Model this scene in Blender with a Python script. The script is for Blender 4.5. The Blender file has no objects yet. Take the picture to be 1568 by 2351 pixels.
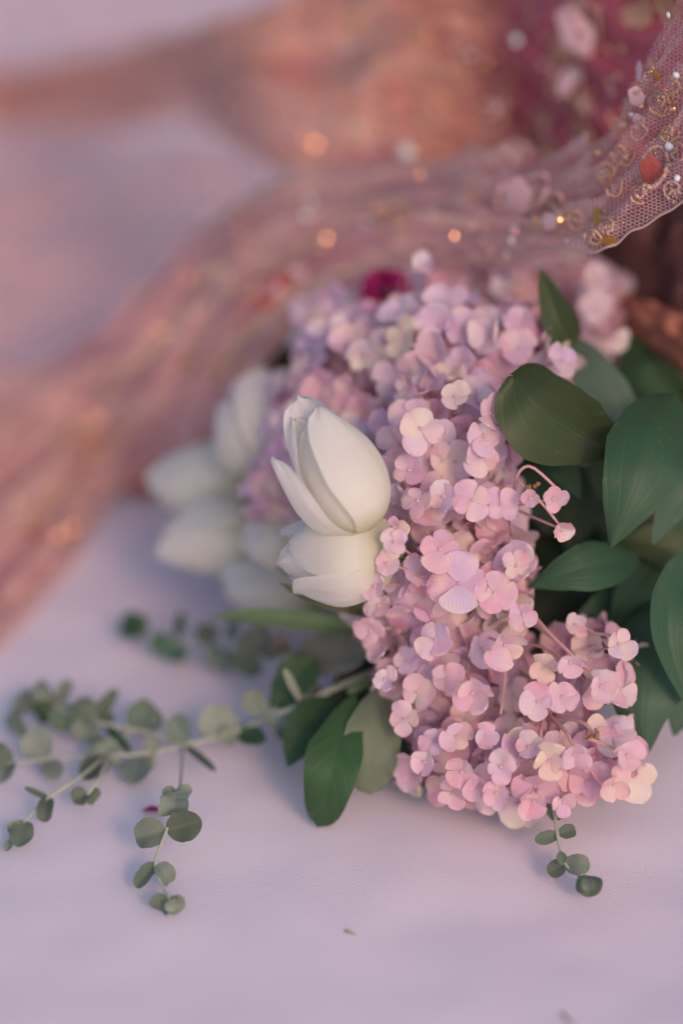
import bpy, math, random
from mathutils import Vector, Matrix, noise
from mathutils.bvhtree import BVHTree

# ------------------------------------------------------------------ camera, sky, sun, exposure
scene = bpy.context.scene
col = scene.collection
R = math.radians
PITCH = R(27.0); CAM_H = 0.650; FOCAL = 85.0; FOCUS = 1.10
cd = bpy.data.cameras.new('camera'); cam = bpy.data.objects.new('camera', cd); col.objects.link(cam)
cam.location = (0, 0, CAM_H); cam.rotation_euler = (R(90) - PITCH, 0, 0)
cd.sensor_fit = 'VERTICAL'; cd.sensor_height = 36; cd.sensor_width = 24; cd.lens = FOCAL
cd.clip_start = 0.05; cd.clip_end = 200
cd.dof.use_dof = True; cd.dof.focus_distance = FOCUS; cd.dof.aperture_fstop = 1.5
scene.camera = cam

SUN_EL = R(30); SUN_AZ = math.atan2(-0.92, 0.38)     # azimuth of the sun's place, from +x towards +y
SUN = Vector((math.cos(SUN_AZ) * math.cos(SUN_EL), math.sin(SUN_AZ) * math.cos(SUN_EL), math.sin(SUN_EL)))
world = bpy.data.worlds.new('World'); scene.world = world; world.use_nodes = True
wn = world.node_tree.nodes; wl = world.node_tree.links
bg = wn['Background']; sky = wn.new('ShaderNodeTexSky'); sky.sky_type = 'NISHITA'; sky.sun_disc = False
sky.sun_elevation = SUN_EL; sky.sun_rotation = R(90) - SUN_AZ
sky.dust_density = 3.0; sky.air_density = 1.0; sky.ozone_density = 2.0
wl.new(sky.outputs[0], bg.inputs[0]); bg.inputs[1].default_value = 0.15
sd = bpy.data.lights.new('sun', 'SUN'); sun = bpy.data.objects.new('sun', sd); col.objects.link(sun)
sd.energy = 0.95; sd.angle = R(11); sd.color = (1.0, 0.48, 0.30)
sun.rotation_euler = SUN.to_track_quat('Z', 'Y').to_euler(); sun.location = SUN * 5
vs = scene.view_settings; vs.view_transform = 'Standard'; vs.look = 'None'; vs.exposure = 0.0; vs.gamma = 1.0
scene.cycles.use_denoising = True
scene.cycles.max_bounces = 6; scene.cycles.diffuse_bounces = 3; scene.cycles.glossy_bounces = 2; scene.cycles.transmission_bounces = 4; scene.cycles.transparent_max_bounces = 14

rng = random.Random(7)
U = rng.uniform

# ------------------------------------------------------------------ pixel -> place (photo measured as 1568 x 2351)
CAM = Vector((0, 0, CAM_H)); FW = Vector((0, math.cos(PITCH), -math.sin(PITCH)))
UP = Vector((0, math.sin(PITCH), math.cos(PITCH))); RT = Vector((1, 0, 0)); K = 18.0 / FOCAL / 1175.5
def ray(px, py): return FW + RT * ((px - 784) * K) + UP * ((1175.5 - py) * K)
def P(px, py, d): return CAM + ray(px, py) * d                          # at a depth along the optical axis
def G(px, py, z=0.0):                                                   # at a height over the cloth
    r = ray(px, py); return CAM + r * ((z - CAM_H) / r.z)
def Q(p): return P(*p) if p[2] > 0.6 else G(*p)
def px2m(n, d=1.1): return n * K * d

# ------------------------------------------------------------------ materials
class NT:
    def __init__(s, name):
        s.m = bpy.data.materials.new(name); s.m.use_nodes = True
        s.n = s.m.node_tree.nodes; s.l = s.m.node_tree.links
        for x in list(s.n): s.n.remove(x)
        s.out = s.n.new('ShaderNodeOutputMaterial')
    def add(s, t, **kw):
        nd = s.n.new(t)
        for k, v in kw.items(): setattr(nd, k, v)
        return nd
    def put(s, nd, **kw):
        for k, v in kw.items():
            k = k.replace('_', ' ')
            if hasattr(v, 'is_output'): s.l.new(v, nd.inputs[k])
            else: nd.inputs[k].default_value = v
        return nd
    def math(s, op, a, b=None, c=None):
        nd = s.n.new('ShaderNodeMath'); nd.operation = op
        for i, v in enumerate((a, b, c)):
            if v is None: continue
            if hasattr(v, 'is_output'): s.l.new(v, nd.inputs[i])
            else: nd.inputs[i].default_value = v
        return nd.outputs[0]
    def mix(s, fac, a, b, blend='MIX'):
        nd = s.n.new('ShaderNodeMix'); nd.data_type = 'RGBA'; nd.blend_type = blend
        for i, v in ((0, fac), (6, a), (7, b)):
            if hasattr(v, 'is_output'): s.l.new(v, nd.inputs[i])
            else: nd.inputs[i].default_value = v if i == 0 else (*v[:3], 1)
        return nd.outputs[2]
    def ramp(s, fac, stops):
        nd = s.n.new('ShaderNodeValToRGB'); s.l.new(fac, nd.inputs[0])
        e = nd.color_ramp.elements
        while len(e) < len(stops): e.new(0.5)
        for i, (p, c) in enumerate(stops):
            e[i].position = p; e[i].color = (*c, 1) if len(c) == 3 else c
        return nd.outputs[0]
    def noise(s, scale, detail=2, rough=0.5, vec=None):
        nd = s.n.new('ShaderNodeTexNoise'); nd.inputs['Scale'].default_value = scale
        nd.inputs['Detail'].default_value = detail; nd.inputs['Roughness'].default_value = rough
        if vec is not None: s.l.new(vec, nd.inputs['Vector'])
        return nd.outputs[0]
    def coord(s, which='Object'): return s.n.new('ShaderNodeTexCoord').outputs[which]
    def geo(s): return s.n.new('ShaderNodeNewGeometry')
    def bump(s, h, strength, dist):
        nd = s.n.new('ShaderNodeBump'); s.l.new(h, nd.inputs['Height'])
        nd.inputs['Strength'].default_value = strength; nd.inputs['Distance'].default_value = dist
        return nd.outputs[0]
    def uv(s):
        sp = s.n.new('ShaderNodeSeparateXYZ'); s.l.new(s.coord('UV'), sp.inputs[0]); return sp.outputs[0], sp.outputs[1]
    def two(s, color, rough=0.5, spec=0.4, trans=0.3, tcol=None, normal=None, sheen=0.0):
        b = s.n.new('ShaderNodeBsdfPrincipled'); t = s.n.new('ShaderNodeBsdfTranslucent'); mx = s.n.new('ShaderNodeMixShader')
        s.put(b, Base_Color=color if hasattr(color, 'is_output') else (*color, 1), Roughness=rough)
        b.inputs['Specular IOR Level'].default_value = spec
        if sheen: b.inputs['Sheen Weight'].default_value = sheen
        tc = color if tcol is None else tcol
        s.put(t, Color=tc if hasattr(tc, 'is_output') else (*tc, 1))
        if normal is not None: s.l.new(normal, b.inputs['Normal']); s.l.new(normal, t.inputs['Normal'])
        mx.inputs[0].default_value = trans
        s.l.new(b.outputs[0], mx.inputs[1]); s.l.new(t.outputs[0], mx.inputs[2])
        return mx.outputs[0]
    def done(s, sh): s.l.new(sh, s.out.inputs[0]); return s.m

def m_cloth():
    s = NT('white_cloth'); p = s.geo().outputs['Position']
    big = s.noise(5, 3, 0.5, p)
    c = s.mix(big, (0.76, 0.70, 0.79), (0.82, 0.74, 0.83))
    f1 = s.noise(1100, 2, 0.6, p); f2 = s.noise(600, 2, 0.5, p)
    c = s.mix(s.math('MULTIPLY', f1, 0.22), c, (0.52, 0.44, 0.56))
    h = s.math('ADD', f1, f2)
    und = s.noise(7, 2, 0.5, p)
    c = s.mix(s.ramp(s.noise(3.2, 2, 0.5, p), [(0.4, (0, 0, 0)), (0.65, (0.5, 0.5, 0.5))]), c, (0.84, 0.70, 0.78))  # pinker patches painted in for the uneven warm light on the cloth
    b = s.n.new('ShaderNodeBsdfPrincipled'); s.put(b, Base_Color=c, Roughness=0.75)
    b.inputs['Specular IOR Level'].default_value = 0.25
    bn = s.n.new('ShaderNodeBump'); s.l.new(und, bn.inputs['Height']); bn.inputs['Strength'].default_value = 0.35; bn.inputs['Distance'].default_value = 0.03
    b2 = s.n.new('ShaderNodeBump'); s.l.new(h, b2.inputs['Height']); b2.inputs['Strength'].default_value = 0.32; b2.inputs['Distance'].default_value = 0.0008; s.l.new(bn.outputs[0], b2.inputs['Normal'])
    s.l.new(b2.outputs[0], b.inputs['Normal'])
    return s.done(b.outputs[0])
def m_petal():
    s = NT('hydrangea_petal'); u, v = s.uv()
    oc = s.n.new('ShaderNodeObjectInfo').outputs['Color']
    a = s.math('ABSOLUTE', s.math('SUBTRACT', u, 0.5))
    vein = s.math('ABSOLUTE', s.math('SINE', s.math('MULTIPLY', s.math('DIVIDE', a, s.math('ADD', s.math('MULTIPLY', v, 0.9), 0.25)), 26.0)))
    vl = s.math('POWER', vein, 6.0)
    rim = s.math('MULTIPLY', s.math('POWER', s.math('MULTIPLY', a, 2.0), 4.0), 0.25)
    n = s.noise(300, 3, 0.6, s.geo().outputs['Position'])
    c = s.mix(s.math('MULTIPLY', s.math('POWER', s.math('SUBTRACT', 1.0, v), 3.0), 0.45), oc, (0.72, 0.50, 0.62))
    ob = s.n.new('ShaderNodeObjectInfo').outputs['Random']
    n2 = s.noise(70, 2, 0.5, s.geo().outputs['Position'])
    c = s.mix(s.ramp(n2, [(0.48, (0, 0, 0)), (0.66, (0.75, 0.75, 0.75))]), c, (0.90, 0.80, 0.66))
    n3 = s.noise(52, 2, 0.5, s.geo().outputs['Position'])
    c = s.mix(s.ramp(n3, [(0.50, (0, 0, 0)), (0.68, (0.7, 0.7, 0.7))]), c, (0.74, 0.60, 0.84))
    c = s.mix(s.math('MULTIPLY', s.math('MULTIPLY', ob, ob), 0.30), c, (0.74, 0.36, 0.46))
    c = s.mix(s.math('MULTIPLY', vl, 0.14), c, (0.62, 0.26, 0.42))
    c = s.mix(rim, c, (0.92, 0.72, 0.64))
    c = s.mix(s.math('MULTIPLY', s.math('SUBTRACT', n, 0.45), 0.35), c, (0.90, 0.70, 0.86))
    return s.done(s.two(c, 0.55, 0.22, 0.38, None, s.bump(vl, 0.25, 0.0004), 0.15))
def m_tulip():
    s = NT('tulip_petal'); u, v = s.uv()
    pos = s.geo().outputs['Position']
    st = s.n.new('ShaderNodeMapping'); s.l.new(s.coord('UV'), st.inputs[0]); st.inputs['Scale'].default_value = (46, 1.6, 1)
    streak = s.noise(1.0, 3, 0.6, st.outputs[0])
    c = s.ramp(v, [(0.0, (0.70, 0.70, 0.46)), (0.18, (0.93, 0.90, 0.84)), (1.0, (0.95, 0.94, 0.93))])
    c = s.mix(s.math('MULTIPLY', streak, 0.30), c, (0.80, 0.72, 0.62))
    c = s.mix(s.math('MULTIPLY', s.math('POWER', s.math('SUBTRACT', 1.0, s.math('MULTIPLY', s.math('ABSOLUTE', s.math('SUBTRACT', u, 0.5)), 2.0)), 6.0), s.math('MULTIPLY', s.math('SUBTRACT', 1.0, v), 0.35)), c, (0.74, 0.76, 0.52))
    h = s.math('ADD', s.math('MULTIPLY', streak, 0.7), s.noise(90, 2, 0.5, pos))
    return s.done(s.two(c, 0.5, 0.22, 0.55, None, s.bump(h, 0.5, 0.0008)))
def m_leaf(name, rough=0.45, vein_amt=0.3, trans=0.12, kind='arc'):
    s = NT(name); u, v = s.uv()
    oc = s.n.new('ShaderNodeObjectInfo').outputs['Color']
    a = s.math('MULTIPLY', s.math('ABSOLUTE', s.math('SUBTRACT', u, 0.5)), 2.0)
    ph = s.math('ADD', s.math('MULTIPLY', a, 2.2), s.math('MULTIPLY', v, 1.3)) if kind == 'arc' else s.math('SUBTRACT', s.math('MULTIPLY', v, 6.0), s.math('MULTIPLY', a, 1.8))
    ph = s.math('ADD', ph, s.math('MULTIPLY', s.noise(38, 2, 0.5, s.geo().outputs['Position']), 0.55))
    w = s.math('POWER', s.math('ABSOLUTE', s.math('COSINE', s.math('MULTIPLY', ph, math.pi))), 22.0)
    mid = s.math('POWER', s.math('SUBTRACT', 1.0, a), 30.0)
    ve = s.math('MAXIMUM', s.math('MULTIPLY', w, 0.6), mid)
    n = s.noise(45, 4, 0.6, s.geo().outputs['Position']); n2 = s.noise(400, 3, 0.6, s.geo().outputs['Position'])
    c = s.mix(s.math('MULTIPLY', n, 0.45), oc, (0.06, 0.075, 0.032))
    sp = s.ramp(s.noise(160, 2, 0.5, s.geo().outputs['Position']), [(0.66, (0, 0, 0)), (0.74, (0.5, 0.5, 0.5))])
    c = s.mix(sp, c, (0.12, 0.11, 0.05))
    c = s.mix(s.math('MULTIPLY', ve, vein_amt), c, (0.20, 0.30, 0.16))
    h = s.math('SUBTRACT', s.math('MULTIPLY', n2, 0.3), s.math('MULTIPLY', ve, 1.0))
    return s.done(s.two(c, rough, 0.30, trans, None, s.bump(h, 0.28, 0.0005)))
def m_plain(name, color, rough=0.5, spec=0.4, metal=0.0, trans=0.0, nscale=200, namt=0.25, dark=None, bump=0.2):
    s = NT(name); n = s.noise(nscale, 3, 0.6, s.geo().outputs['Position'])
    d = dark or tuple(x * 0.55 for x in color)
    c = s.mix(s.math('MULTIPLY', n, namt * 2), color, d)
    if trans: return s.done(s.two(c, rough, spec, trans, None, s.bump(n, bump, 0.0006)))
    b = s.n.new('ShaderNodeBsdfPrincipled'); s.put(b, Base_Color=c, Roughness=rough, Metallic=metal)
    b.inputs['Specular IOR Level'].default_value = spec
    s.l.new(s.bump(n, bump, 0.0006), b.inputs['Normal'])
    return s.done(b.outputs[0])
def m_sheer(name, ca, cb, gold, opa, gold_amt, streak, fade=False, rough=0.6, thin=None):
    s = NT(name); pos = s.geo().outputs['Position']; u, v = s.uv()
    n = s.noise(14, 3, 0.55, pos)
    g1 = s.noise(55, 4, 0.65, pos); g = s.ramp(g1, [(0.50, (0, 0, 0)), (0.62, (1, 1, 1))])
    mp = s.n.new('ShaderNodeMapping'); s.l.new(s.coord('UV'), mp.inputs[0]); mp.inputs['Scale'].default_value = (4.0, 15.0, 1)
    stv = s.noise(1.0, 3, 0.6, mp.outputs[0])
    c = s.mix(n, ca, cb); c = s.mix(s.math('MULTIPLY', g, gold_amt), c, gold)
    c = s.mix(s.ramp(stv, [(0.52, (0, 0, 0)), (0.64, (0.8, 0.8, 0.8))]), c, streak[0])
    c = s.mix(s.ramp(stv, [(0.36, (0.8, 0.8, 0.8)), (0.48, (0, 0, 0))]), c, streak[1])
    t = s.n.new('ShaderNodeBsdfTransparent'); mx = s.n.new('ShaderNodeMixShader')
    sh = s.two(c, rough, 0.3, 0.35, None, None, 0.3)
    fac = s.math('ADD', s.math('MULTIPLY', g, 0.25), s.math('ADD', s.math('MULTIPLY', n, 0.25), opa - 0.12))
    fac = s.math('MINIMUM', fac, 1.0)
    if thin:                                     # hardly any embroidery at the raised end: bare fine net
        fac = s.math('MULTIPLY', fac, s.ramp(s.math('ADD', u, s.math('MULTIPLY', s.math('SUBTRACT', n, 0.5), 0.12)), [(thin[0], (thin[2],) * 3), (thin[1], (1, 1, 1))]))
    if fade:                                     # the net is worked more thinly towards its loose end
        ed = s.ramp(s.math('ADD', u, s.math('MULTIPLY', s.math('SUBTRACT', n, 0.5), 0.3)), [(0.0, (0.0, 0.0, 0.0)), (0.20, (1, 1, 1))]); fac = s.math('MULTIPLY', fac, ed)
    s.l.new(fac, mx.inputs[0]); s.l.new(t.outputs[0], mx.inputs[1]); s.l.new(sh, mx.inputs[2])
    return s.done(mx.outputs[0])

M = {
    'cloth': m_cloth(), 'petal': m_petal(), 'tulip': m_tulip(),
    'leaf': m_leaf('glossy_leaf', 0.5, 0.045), 'leaf_pin': m_leaf('pinnate_leaf', 0.55, 0.08, 0.12, 'pin'),
    'euca': m_leaf('eucalyptus_leaf', 0.6, 0.10, 0.10, 'pin'),
    'stalk': m_plain('pink_stalk', (0.70, 0.38, 0.42), 0.5, 0.3, trans=0.15, dark=(0.52, 0.34, 0.26)),
    'bud': m_plain('floret_eye', (0.72, 0.50, 0.58), 0.5, 0.3),
    'dry': m_plain('dry_brown', (0.30, 0.16, 0.08), 0.8, 0.2),
    'stem': m_plain('green_stem', (0.17, 0.24, 0.11), 0.5, 0.4),
    'twig': m_plain('eucalyptus_twig', (0.44, 0.46, 0.38), 0.6, 0.3),
    'net': m_sheer('embroidered_net', (0.84, 0.44, 0.47), (0.88, 0.58, 0.58), (0.88, 0.62, 0.50), 0.66, 0.5, ((0.90, 0.68, 0.56), (0.58, 0.24, 0.29)), thin=(0.30, 0.46, 0.36)),  # dark streak colour painted in to deepen the shade of the folds
    'net_fine': m_sheer('fine_net', (0.42, 0.24, 0.28), (0.50, 0.27, 0.30), (0.5, 0.3, 0.25), 0.30, 0.25, ((0.5, 0.3, 0.3), (0.36, 0.14, 0.2))),
    'drape': m_sheer('orange_net', (0.88, 0.40, 0.31), (0.90, 0.50, 0.40), (0.90, 0.54, 0.36), 0.80, 0.5, ((0.92, 0.56, 0.42), (0.66, 0.24, 0.22)), True),
    'net2': m_sheer('pink_net_layer', (0.86, 0.48, 0.52), (0.88, 0.60, 0.62), (0.88, 0.64, 0.54), 0.44, 0.5, ((0.90, 0.68, 0.58), (0.60, 0.27, 0.33))),
    'drape2': m_sheer('orange_net_layer', (0.88, 0.44, 0.36), (0.90, 0.54, 0.46), (0.90, 0.56, 0.40), 0.42, 0.5, ((0.90, 0.54, 0.42), (0.66, 0.24, 0.26)), True),
    'skirt_shade': m_plain('skirt_shade', (0.13, 0.055, 0.058), 0.6, 0.3, nscale=60, namt=0.3, dark=(0.08, 0.04, 0.04)),  # dark brown that carries the shade of the lower skirt in its colour
    'far_net': m_sheer('far_pink_net', (0.92, 0.62, 0.64), (0.93, 0.70, 0.70), (0.92, 0.66, 0.60), 0.40, 0.4, ((0.94, 0.72, 0.70), (0.86, 0.58, 0.62))),
    'brown_satin': m_plain('brown_satin', (0.42, 0.17, 0.12), 0.55, 0.3, nscale=40, namt=0.2),
    'scarf': m_sheer('pink_scarf', (0.84, 0.40, 0.36), (0.86, 0.5, 0.42), (0.88, 0.54, 0.44), 0.36, 0.45, ((0.90, 0.58, 0.52), (0.50, 0.40, 0.50))),
    'silk': m_plain('burgundy_silk', (0.48, 0.09, 0.14), 0.5, 0.4, nscale=30, namt=0.3, dark=(0.30, 0.09, 0.10)),
    'lining': m_plain('red_lining', (0.36, 0.07, 0.06), 0.5, 0.3, nscale=40, dark=(0.42, 0.14, 0.04)),
    'gold': m_plain('gold_thread', (0.72, 0.44, 0.30), 0.45, 0.5, metal=0.15, nscale=900, namt=0.3, bump=0.6),
    'thread': m_plain('cream_thread', (0.62, 0.40, 0.35), 0.7, 0.3, nscale=900, namt=0.3, bump=0.6),
    'applique': m_plain('pink_applique', (0.84, 0.56, 0.58), 0.7, 0.3, nscale=500, namt=0.25, dark=(0.62, 0.34, 0.42), bump=0.6),
    'trim': m_plain('tan_trim', (0.84, 0.62, 0.48), 0.6, 0.3, nscale=300, namt=0.3, trans=0.3),
    'velvet': m_plain('red_velvet', (0.42, 0.035, 0.05), 0.85, 0.2, nscale=450, namt=0.35, dark=(0.55, 0.26, 0.20), bump=0.8),
    'copper': m_plain('copper_sequin', (0.95, 0.58, 0.32), 0.13, 0.5, metal=1.0, nscale=20, namt=0.05),
    'ochre': m_plain('ochre_sequin', (0.55, 0.28, 0.05), 0.3, 0.5, metal=0.6, nscale=600, namt=0.2),
    'pearl': m_plain('pearl_bead', (0.80, 0.84, 0.86), 0.22, 0.6, nscale=50, namt=0.05),
    'rose': m_plain('magenta_petal', (0.42, 0.02, 0.15), 0.5, 0.3, trans=0.25, nscale=120, dark=(0.25, 0.01, 0.12)),
    'straw': m_plain('dry_straw', (0.45, 0.33, 0.16), 0.8, 0.2),
}

# ------------------------------------------------------------------ mesh helpers
def mesh(name, verts, faces, mats, uvs=None, midx=None, smooth=True):
    me = bpy.data.meshes.new(name); me.from_pydata([tuple(v) for v in verts], [], faces)
    for m in (mats if isinstance(mats, (list, tuple)) else [mats]): me.materials.append(m)
    if uvs:
        lay = me.uv_layers.new(name='UVMap')
        for lp in me.loops: lay.data[lp.index].uv = uvs[lp.vertex_index]
    if midx: me.polygons.foreach_set('material_index', midx)
    if smooth: me.polygons.foreach_set('use_smooth', [True] * len(me.polygons))
    me.update(); return me
def link(name, me, parent=None, color=None):
    o = bpy.data.objects.new(name, me); col.objects.link(o); o.parent = parent
    if color: o.color = (*color, 1)
    return o
def tag(o, label, cat, group=None, kind=None):
    o['label'] = label; o['category'] = cat
    if group: o['group'] = group
    if kind: o['kind'] = kind
    return o
def thing(name, loc, label, cat, group=None):
    o = bpy.data.objects.new(name, None); o.empty_display_size = 0.02; col.objects.link(o); o.location = loc
    return tag(o, label, cat, group)
def local(verts, root):
    return [v - root.location for v in verts] if root is not None else verts
class MB:
    def __init__(s): s.v = []; s.f = []; s.uv = []; s.mi = []
    def add(s, v, f, uv=None, mi=0):
        o = len(s.v); s.v += list(v); s.f += [tuple(i + o for i in q) for q in f]
        s.uv += uv if uv else [(0.5, 0.5)] * len(v); s.mi += [mi] * len(f)
    def build(s, name, mats, root=None, color=None, smooth=True):
        return link(name, mesh(name, local(s.v, root), s.f, mats, s.uv, s.mi, smooth), root, color)
def spline(pts, n):
    if len(pts) == 2: return [pts[0].lerp(pts[1], i / n) for i in range(n + 1)]
    p = [pts[0] * 2 - pts[1]] + list(pts) + [pts[-1] * 2 - pts[-2]]; out = []; seg = len(pts) - 1
    for i in range(n + 1):
        x = i / n * seg; k = min(int(x), seg - 1); t = x - k; a, b, c, d = p[k:k + 4]
        out.append(0.5 * ((2 * b) + (c - a) * t + (2 * a - 5 * b + 4 * c - d) * t * t + (3 * b - a - 3 * c + d) * t ** 3))
    return out
def tube(pts, r0, r1=None, sides=6, n=None):
    r1 = r0 if r1 is None else r1
    pts = spline(pts, n) if n else pts
    v = []; f = []; prev = Vector((0.3, 0.5, 0.8))
    for i, p in enumerate(pts):
        t = (pts[min(i + 1, len(pts) - 1)] - pts[max(i - 1, 0)]).normalized()
        a = t.cross(prev)
        if a.length < 1e-4: a = t.cross(Vector((1, 0, 0)))
        a.normalize(); b = t.cross(a); prev = b.cross(t) if False else prev
        r = r0 + (r1 - r0) * i / (len(pts) - 1)
        for k in range(sides):
            an = 2 * math.pi * k / sides; v.append(p + (a * math.cos(an) + b * math.sin(an)) * r)
        if i:
            o = (i - 1) * sides
            for k in range(sides):
                k2 = (k + 1) % sides; f.append((o + k, o + k2, o + sides + k2, o + sides + k))
    f.append(tuple(range(sides - 1, -1, -1))); f.append(tuple(range(len(v) - sides, len(v))))
    return v, f
def ball(c, rx, ry=None, rz=None, ax=None, seg=8, rings=5):
    ry = rx if ry is None else ry; rz = rx if rz is None else rz
    X, Y, Z = ax if ax else (Vector((1, 0, 0)), Vector((0, 1, 0)), Vector((0, 0, 1)))
    v = [c + Z * rz]; f = []
    for i in range(1, rings):
        th = math.pi * i / rings
        for k in range(seg):
            ph = 2 * math.pi * k / seg
            v.append(c + X * rx * math.sin(th) * math.cos(ph) + Y * ry * math.sin(th) * math.sin(ph) + Z * rz * math.cos(th))
    v.append(c - Z * rz); last = len(v) - 1
    for k in range(seg):
        k2 = (k + 1) % seg
        f.append((0, 1 + k, 1 + k2)); f.append((last, last - seg + k2, last - seg + k))
        for i in range(rings - 2):
            o = 1 + i * seg; f.append((o + k, o + seg + k, o + seg + k2, o + k2))
    return v, f
def frame_of(n, hint=Vector((0, 0, 1))):
    n = n.normalized(); x = hint.cross(n)
    if x.length < 1e-3: x = Vector((1, 0, 0)).cross(n)
    x.normalize(); return x, n.cross(x), n
PROF = {
    'ovate': lambda v: max(0.03, math.sin(math.pi * min(1, v) ** 0.72) ** 0.85),
    'lance': lambda v: max(0.02, (v ** 0.55 * (1 - v) ** 0.85) / 0.56),
    'round': lambda v: max(0.05, math.sqrt(max(0, 1 - (2 * v - 1) ** 2)) ** 0.9),
    'blunt': lambda v: max(0.03, min(1, (v * 2.2) ** 0.65) * max(0, 1 - v ** 5) ** 0.55),
    'strap': lambda v: max(0.04, min(1, 0.5 + v * 2) * max(0, 1 - v ** 3) ** 0.7),
}
def blade(ctrl, hw, nrm, prof='ovate', nu=8, nv=14, fold=0.15, wave=0.0, curl=0.0, twist=0.0, seed=0, edge=None):
    pts = spline(ctrl, nv); w = PROF[prof]
    if prof in ('round', 'blunt'):
        fine = spline(ctrl, 60); pts = [fine[int(round(30 * (1 - math.cos(math.pi * q / nv))))] for q in range(nv + 1)]
    v = []; uv = []; f = []
    for j, c in enumerate(pts):
        t = (pts[min(j + 1, nv)] - pts[max(j - 1, 0)]).normalized(); tt = j / nv
        if prof in ('round', 'blunt'): tt = round(30 * (1 - math.cos(math.pi * j / nv))) / 60
        s = t.cross(nrm).normalized(); n = s.cross(t)
        a = twist * tt; s, n = s * math.cos(a) + n * math.sin(a), n * math.cos(a) - s * math.sin(a)
        for i in range(nu + 1):
            u = 2 * i / nu - 1; x = u * w(tt) * hw
            if edge: x *= 1 + 0.08 * noise.noise(Vector((tt * 7, u * 2, seed))) + 0.04 * noise.noise(Vector((tt * 25, u * 2, seed + 5)))
            z = fold * abs(x) + 0.05 * hw * w(tt) * noise.noise(Vector((tt * 5 + seed, u * 1.6, seed))) + wave * hw * math.sin(tt * 9 + seed + u) * u * u * w(tt) - curl * hw * u * u
            v.append(c + s * x + n * z); uv.append((i / nu, tt))
    for j in range(nv):
        for i in range(nu):
            o = j * (nu + 1) + i; f.append((o, o + 1, o + nu + 2, o + nu + 1))
    return v, f, uv
TOCAM = -FW

# ------------------------------------------------------------------ setting: the white cloth
gm = MB(); N = 60
gv = []; gf = []
for j in range(N + 1):
    for i in range(N + 1):
        x = (i / N - 0.5) * 10.0; y = -3.0 + j / N * 10.0
        gv.append(Vector((x, y, 0)))
for j in range(N):
    for i in range(N): o = j * (N + 1) + i; gf.append((o, o + 1, o + N + 2, o + N + 1))
gm.add(gv, gf); g = gm.build('ground', M['cloth'])
tag(g, 'white finely grained cloth surface under the flowers', 'ground', kind='structure')

# ------------------------------------------------------------------ hydrangeas
def petal_verts(k, nu=6, nv=8):
    r = random.Random(k); v = []; f = []; uv = []
    cup = r.uniform(-0.45, 0.45); bend = r.uniform(-0.50, 0.40); wid = r.uniform(0.50, 0.63); pt = r.uniform(0.0, 1.0); ru = r.uniform(0.03, 0.10); t0 = r.uniform(0.50, 0.62); skew = r.uniform(-0.08, 0.08)
    for j in range(nv + 1):
        sj = j / nv; t = math.sin(math.pi / 2 * sj) ** 1.15 if sj < 1 else 1.0
        if t > t0:
            q = (t - t0) / (1 - t0); w = wid * max(0.0, 1 - q ** (2.2 - 0.5 * pt)) ** (0.5 + 0.12 * pt)
        else: w = wid * (0.15 + 0.85 * math.sin(math.pi / 2 * t / t0) ** 1.15)
        w = max(w, 0.02)
        for i in range(nu + 1):
            u = 2 * i / nu - 1; x = u * w * (1 + 0.16 * noise.noise(Vector((t * 4.0, u * 1.5, k * 3.7)))) + skew * t * t
            z = cup * (u * w) ** 2 * 1.5 + bend * t * t * 0.6 + ru * math.sin(t * 6 + u * 3 + k) * t + 0.05 * (1 - abs(u)) * t * (1 - t)
            v.append(Vector((x, t * (1 - 0.10 * abs(bend)), z))); uv.append((i / nu, t))
    for j in range(nv):
        for i in range(nu): o = j * (nu + 1) + i; f.append((o, o + 1, o + nu + 2, o + nu + 1))
    return v, f, uv
NPV = 28
PV = [petal_verts(k) for k in range(NPV)]
PETAL = [mesh('petal', *PV[k][:2], M['petal'], PV[k][2]) for k in range(NPV)]
def petal_mats(op, r, n=4):
    out = []; roll = r.uniform(0, 1.6)
    for q in range(n):
        az = roll + q * 2 * math.pi / n + r.uniform(-0.14, 0.14)
        tilt = op + r.uniform(-0.14, 0.14) + (0.10 if q % 2 else -0.02)
        sz = r.uniform(0.76, 1.14)
        m = Matrix.Rotation(az, 4, 'Z') @ Matrix.Translation((0, 0.06, 0.02 * (q % 2))) @ Matrix.Rotation(tilt, 4, 'X') @ Matrix.Rotation(r.uniform(-0.25, 0.25), 4, 'Y') @ Matrix.Diagonal((sz, sz, sz, 1))
        out.append((m, r.randrange(NPV)))
    return out
def whole_floret(k):
    r = random.Random(100 + k); mb = MB(); op = r.uniform(0.05, 0.75)
    for m, pv in petal_mats(op, r):
        v, f, uv = PV[pv]; mb.add([m @ x for x in v], f, uv, 0)
    mb.add(*ball(Vector((0, 0, 0.03)), 0.07, seg=6, rings=4), mi=1)
    mb.add(*tube([Vector((0, 0, 0)), Vector((0.05, 0, -0.5)), Vector((0, 0.08, -1.1))], 0.05, 0.06, 5), mi=2)
    return mesh('floret', mb.v, mb.f, [M['petal'], M['bud'], M['stalk']], mb.uv, mb.mi)
WHOLE = [whole_floret(k) for k in range(24)]
PINK = [(0.86, 0.56, 0.68), (0.83, 0.50, 0.62), (0.84, 0.60, 0.76), (0.88, 0.66, 0.72), (0.76, 0.42, 0.54), (0.90, 0.72, 0.66)]
LILAC = [(0.76, 0.60, 0.80), (0.80, 0.66, 0.82), (0.80, 0.62, 0.78), (0.86, 0.76, 0.84), (0.86, 0.62, 0.76)]
CREAM = [(0.90, 0.78, 0.66), (0.84, 0.78, 0.58), (0.92, 0.80, 0.74)]
INNER_SHADE = [(0.80, 0.46, 0.56), (0.82, 0.52, 0.62), (0.78, 0.50, 0.66)]  # darker rose for inner florets, puts the shade between them into the colour
def jit(c, a=0.05): return tuple(max(0, min(0.96, x + U(-a, a))) for x in c)

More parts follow.
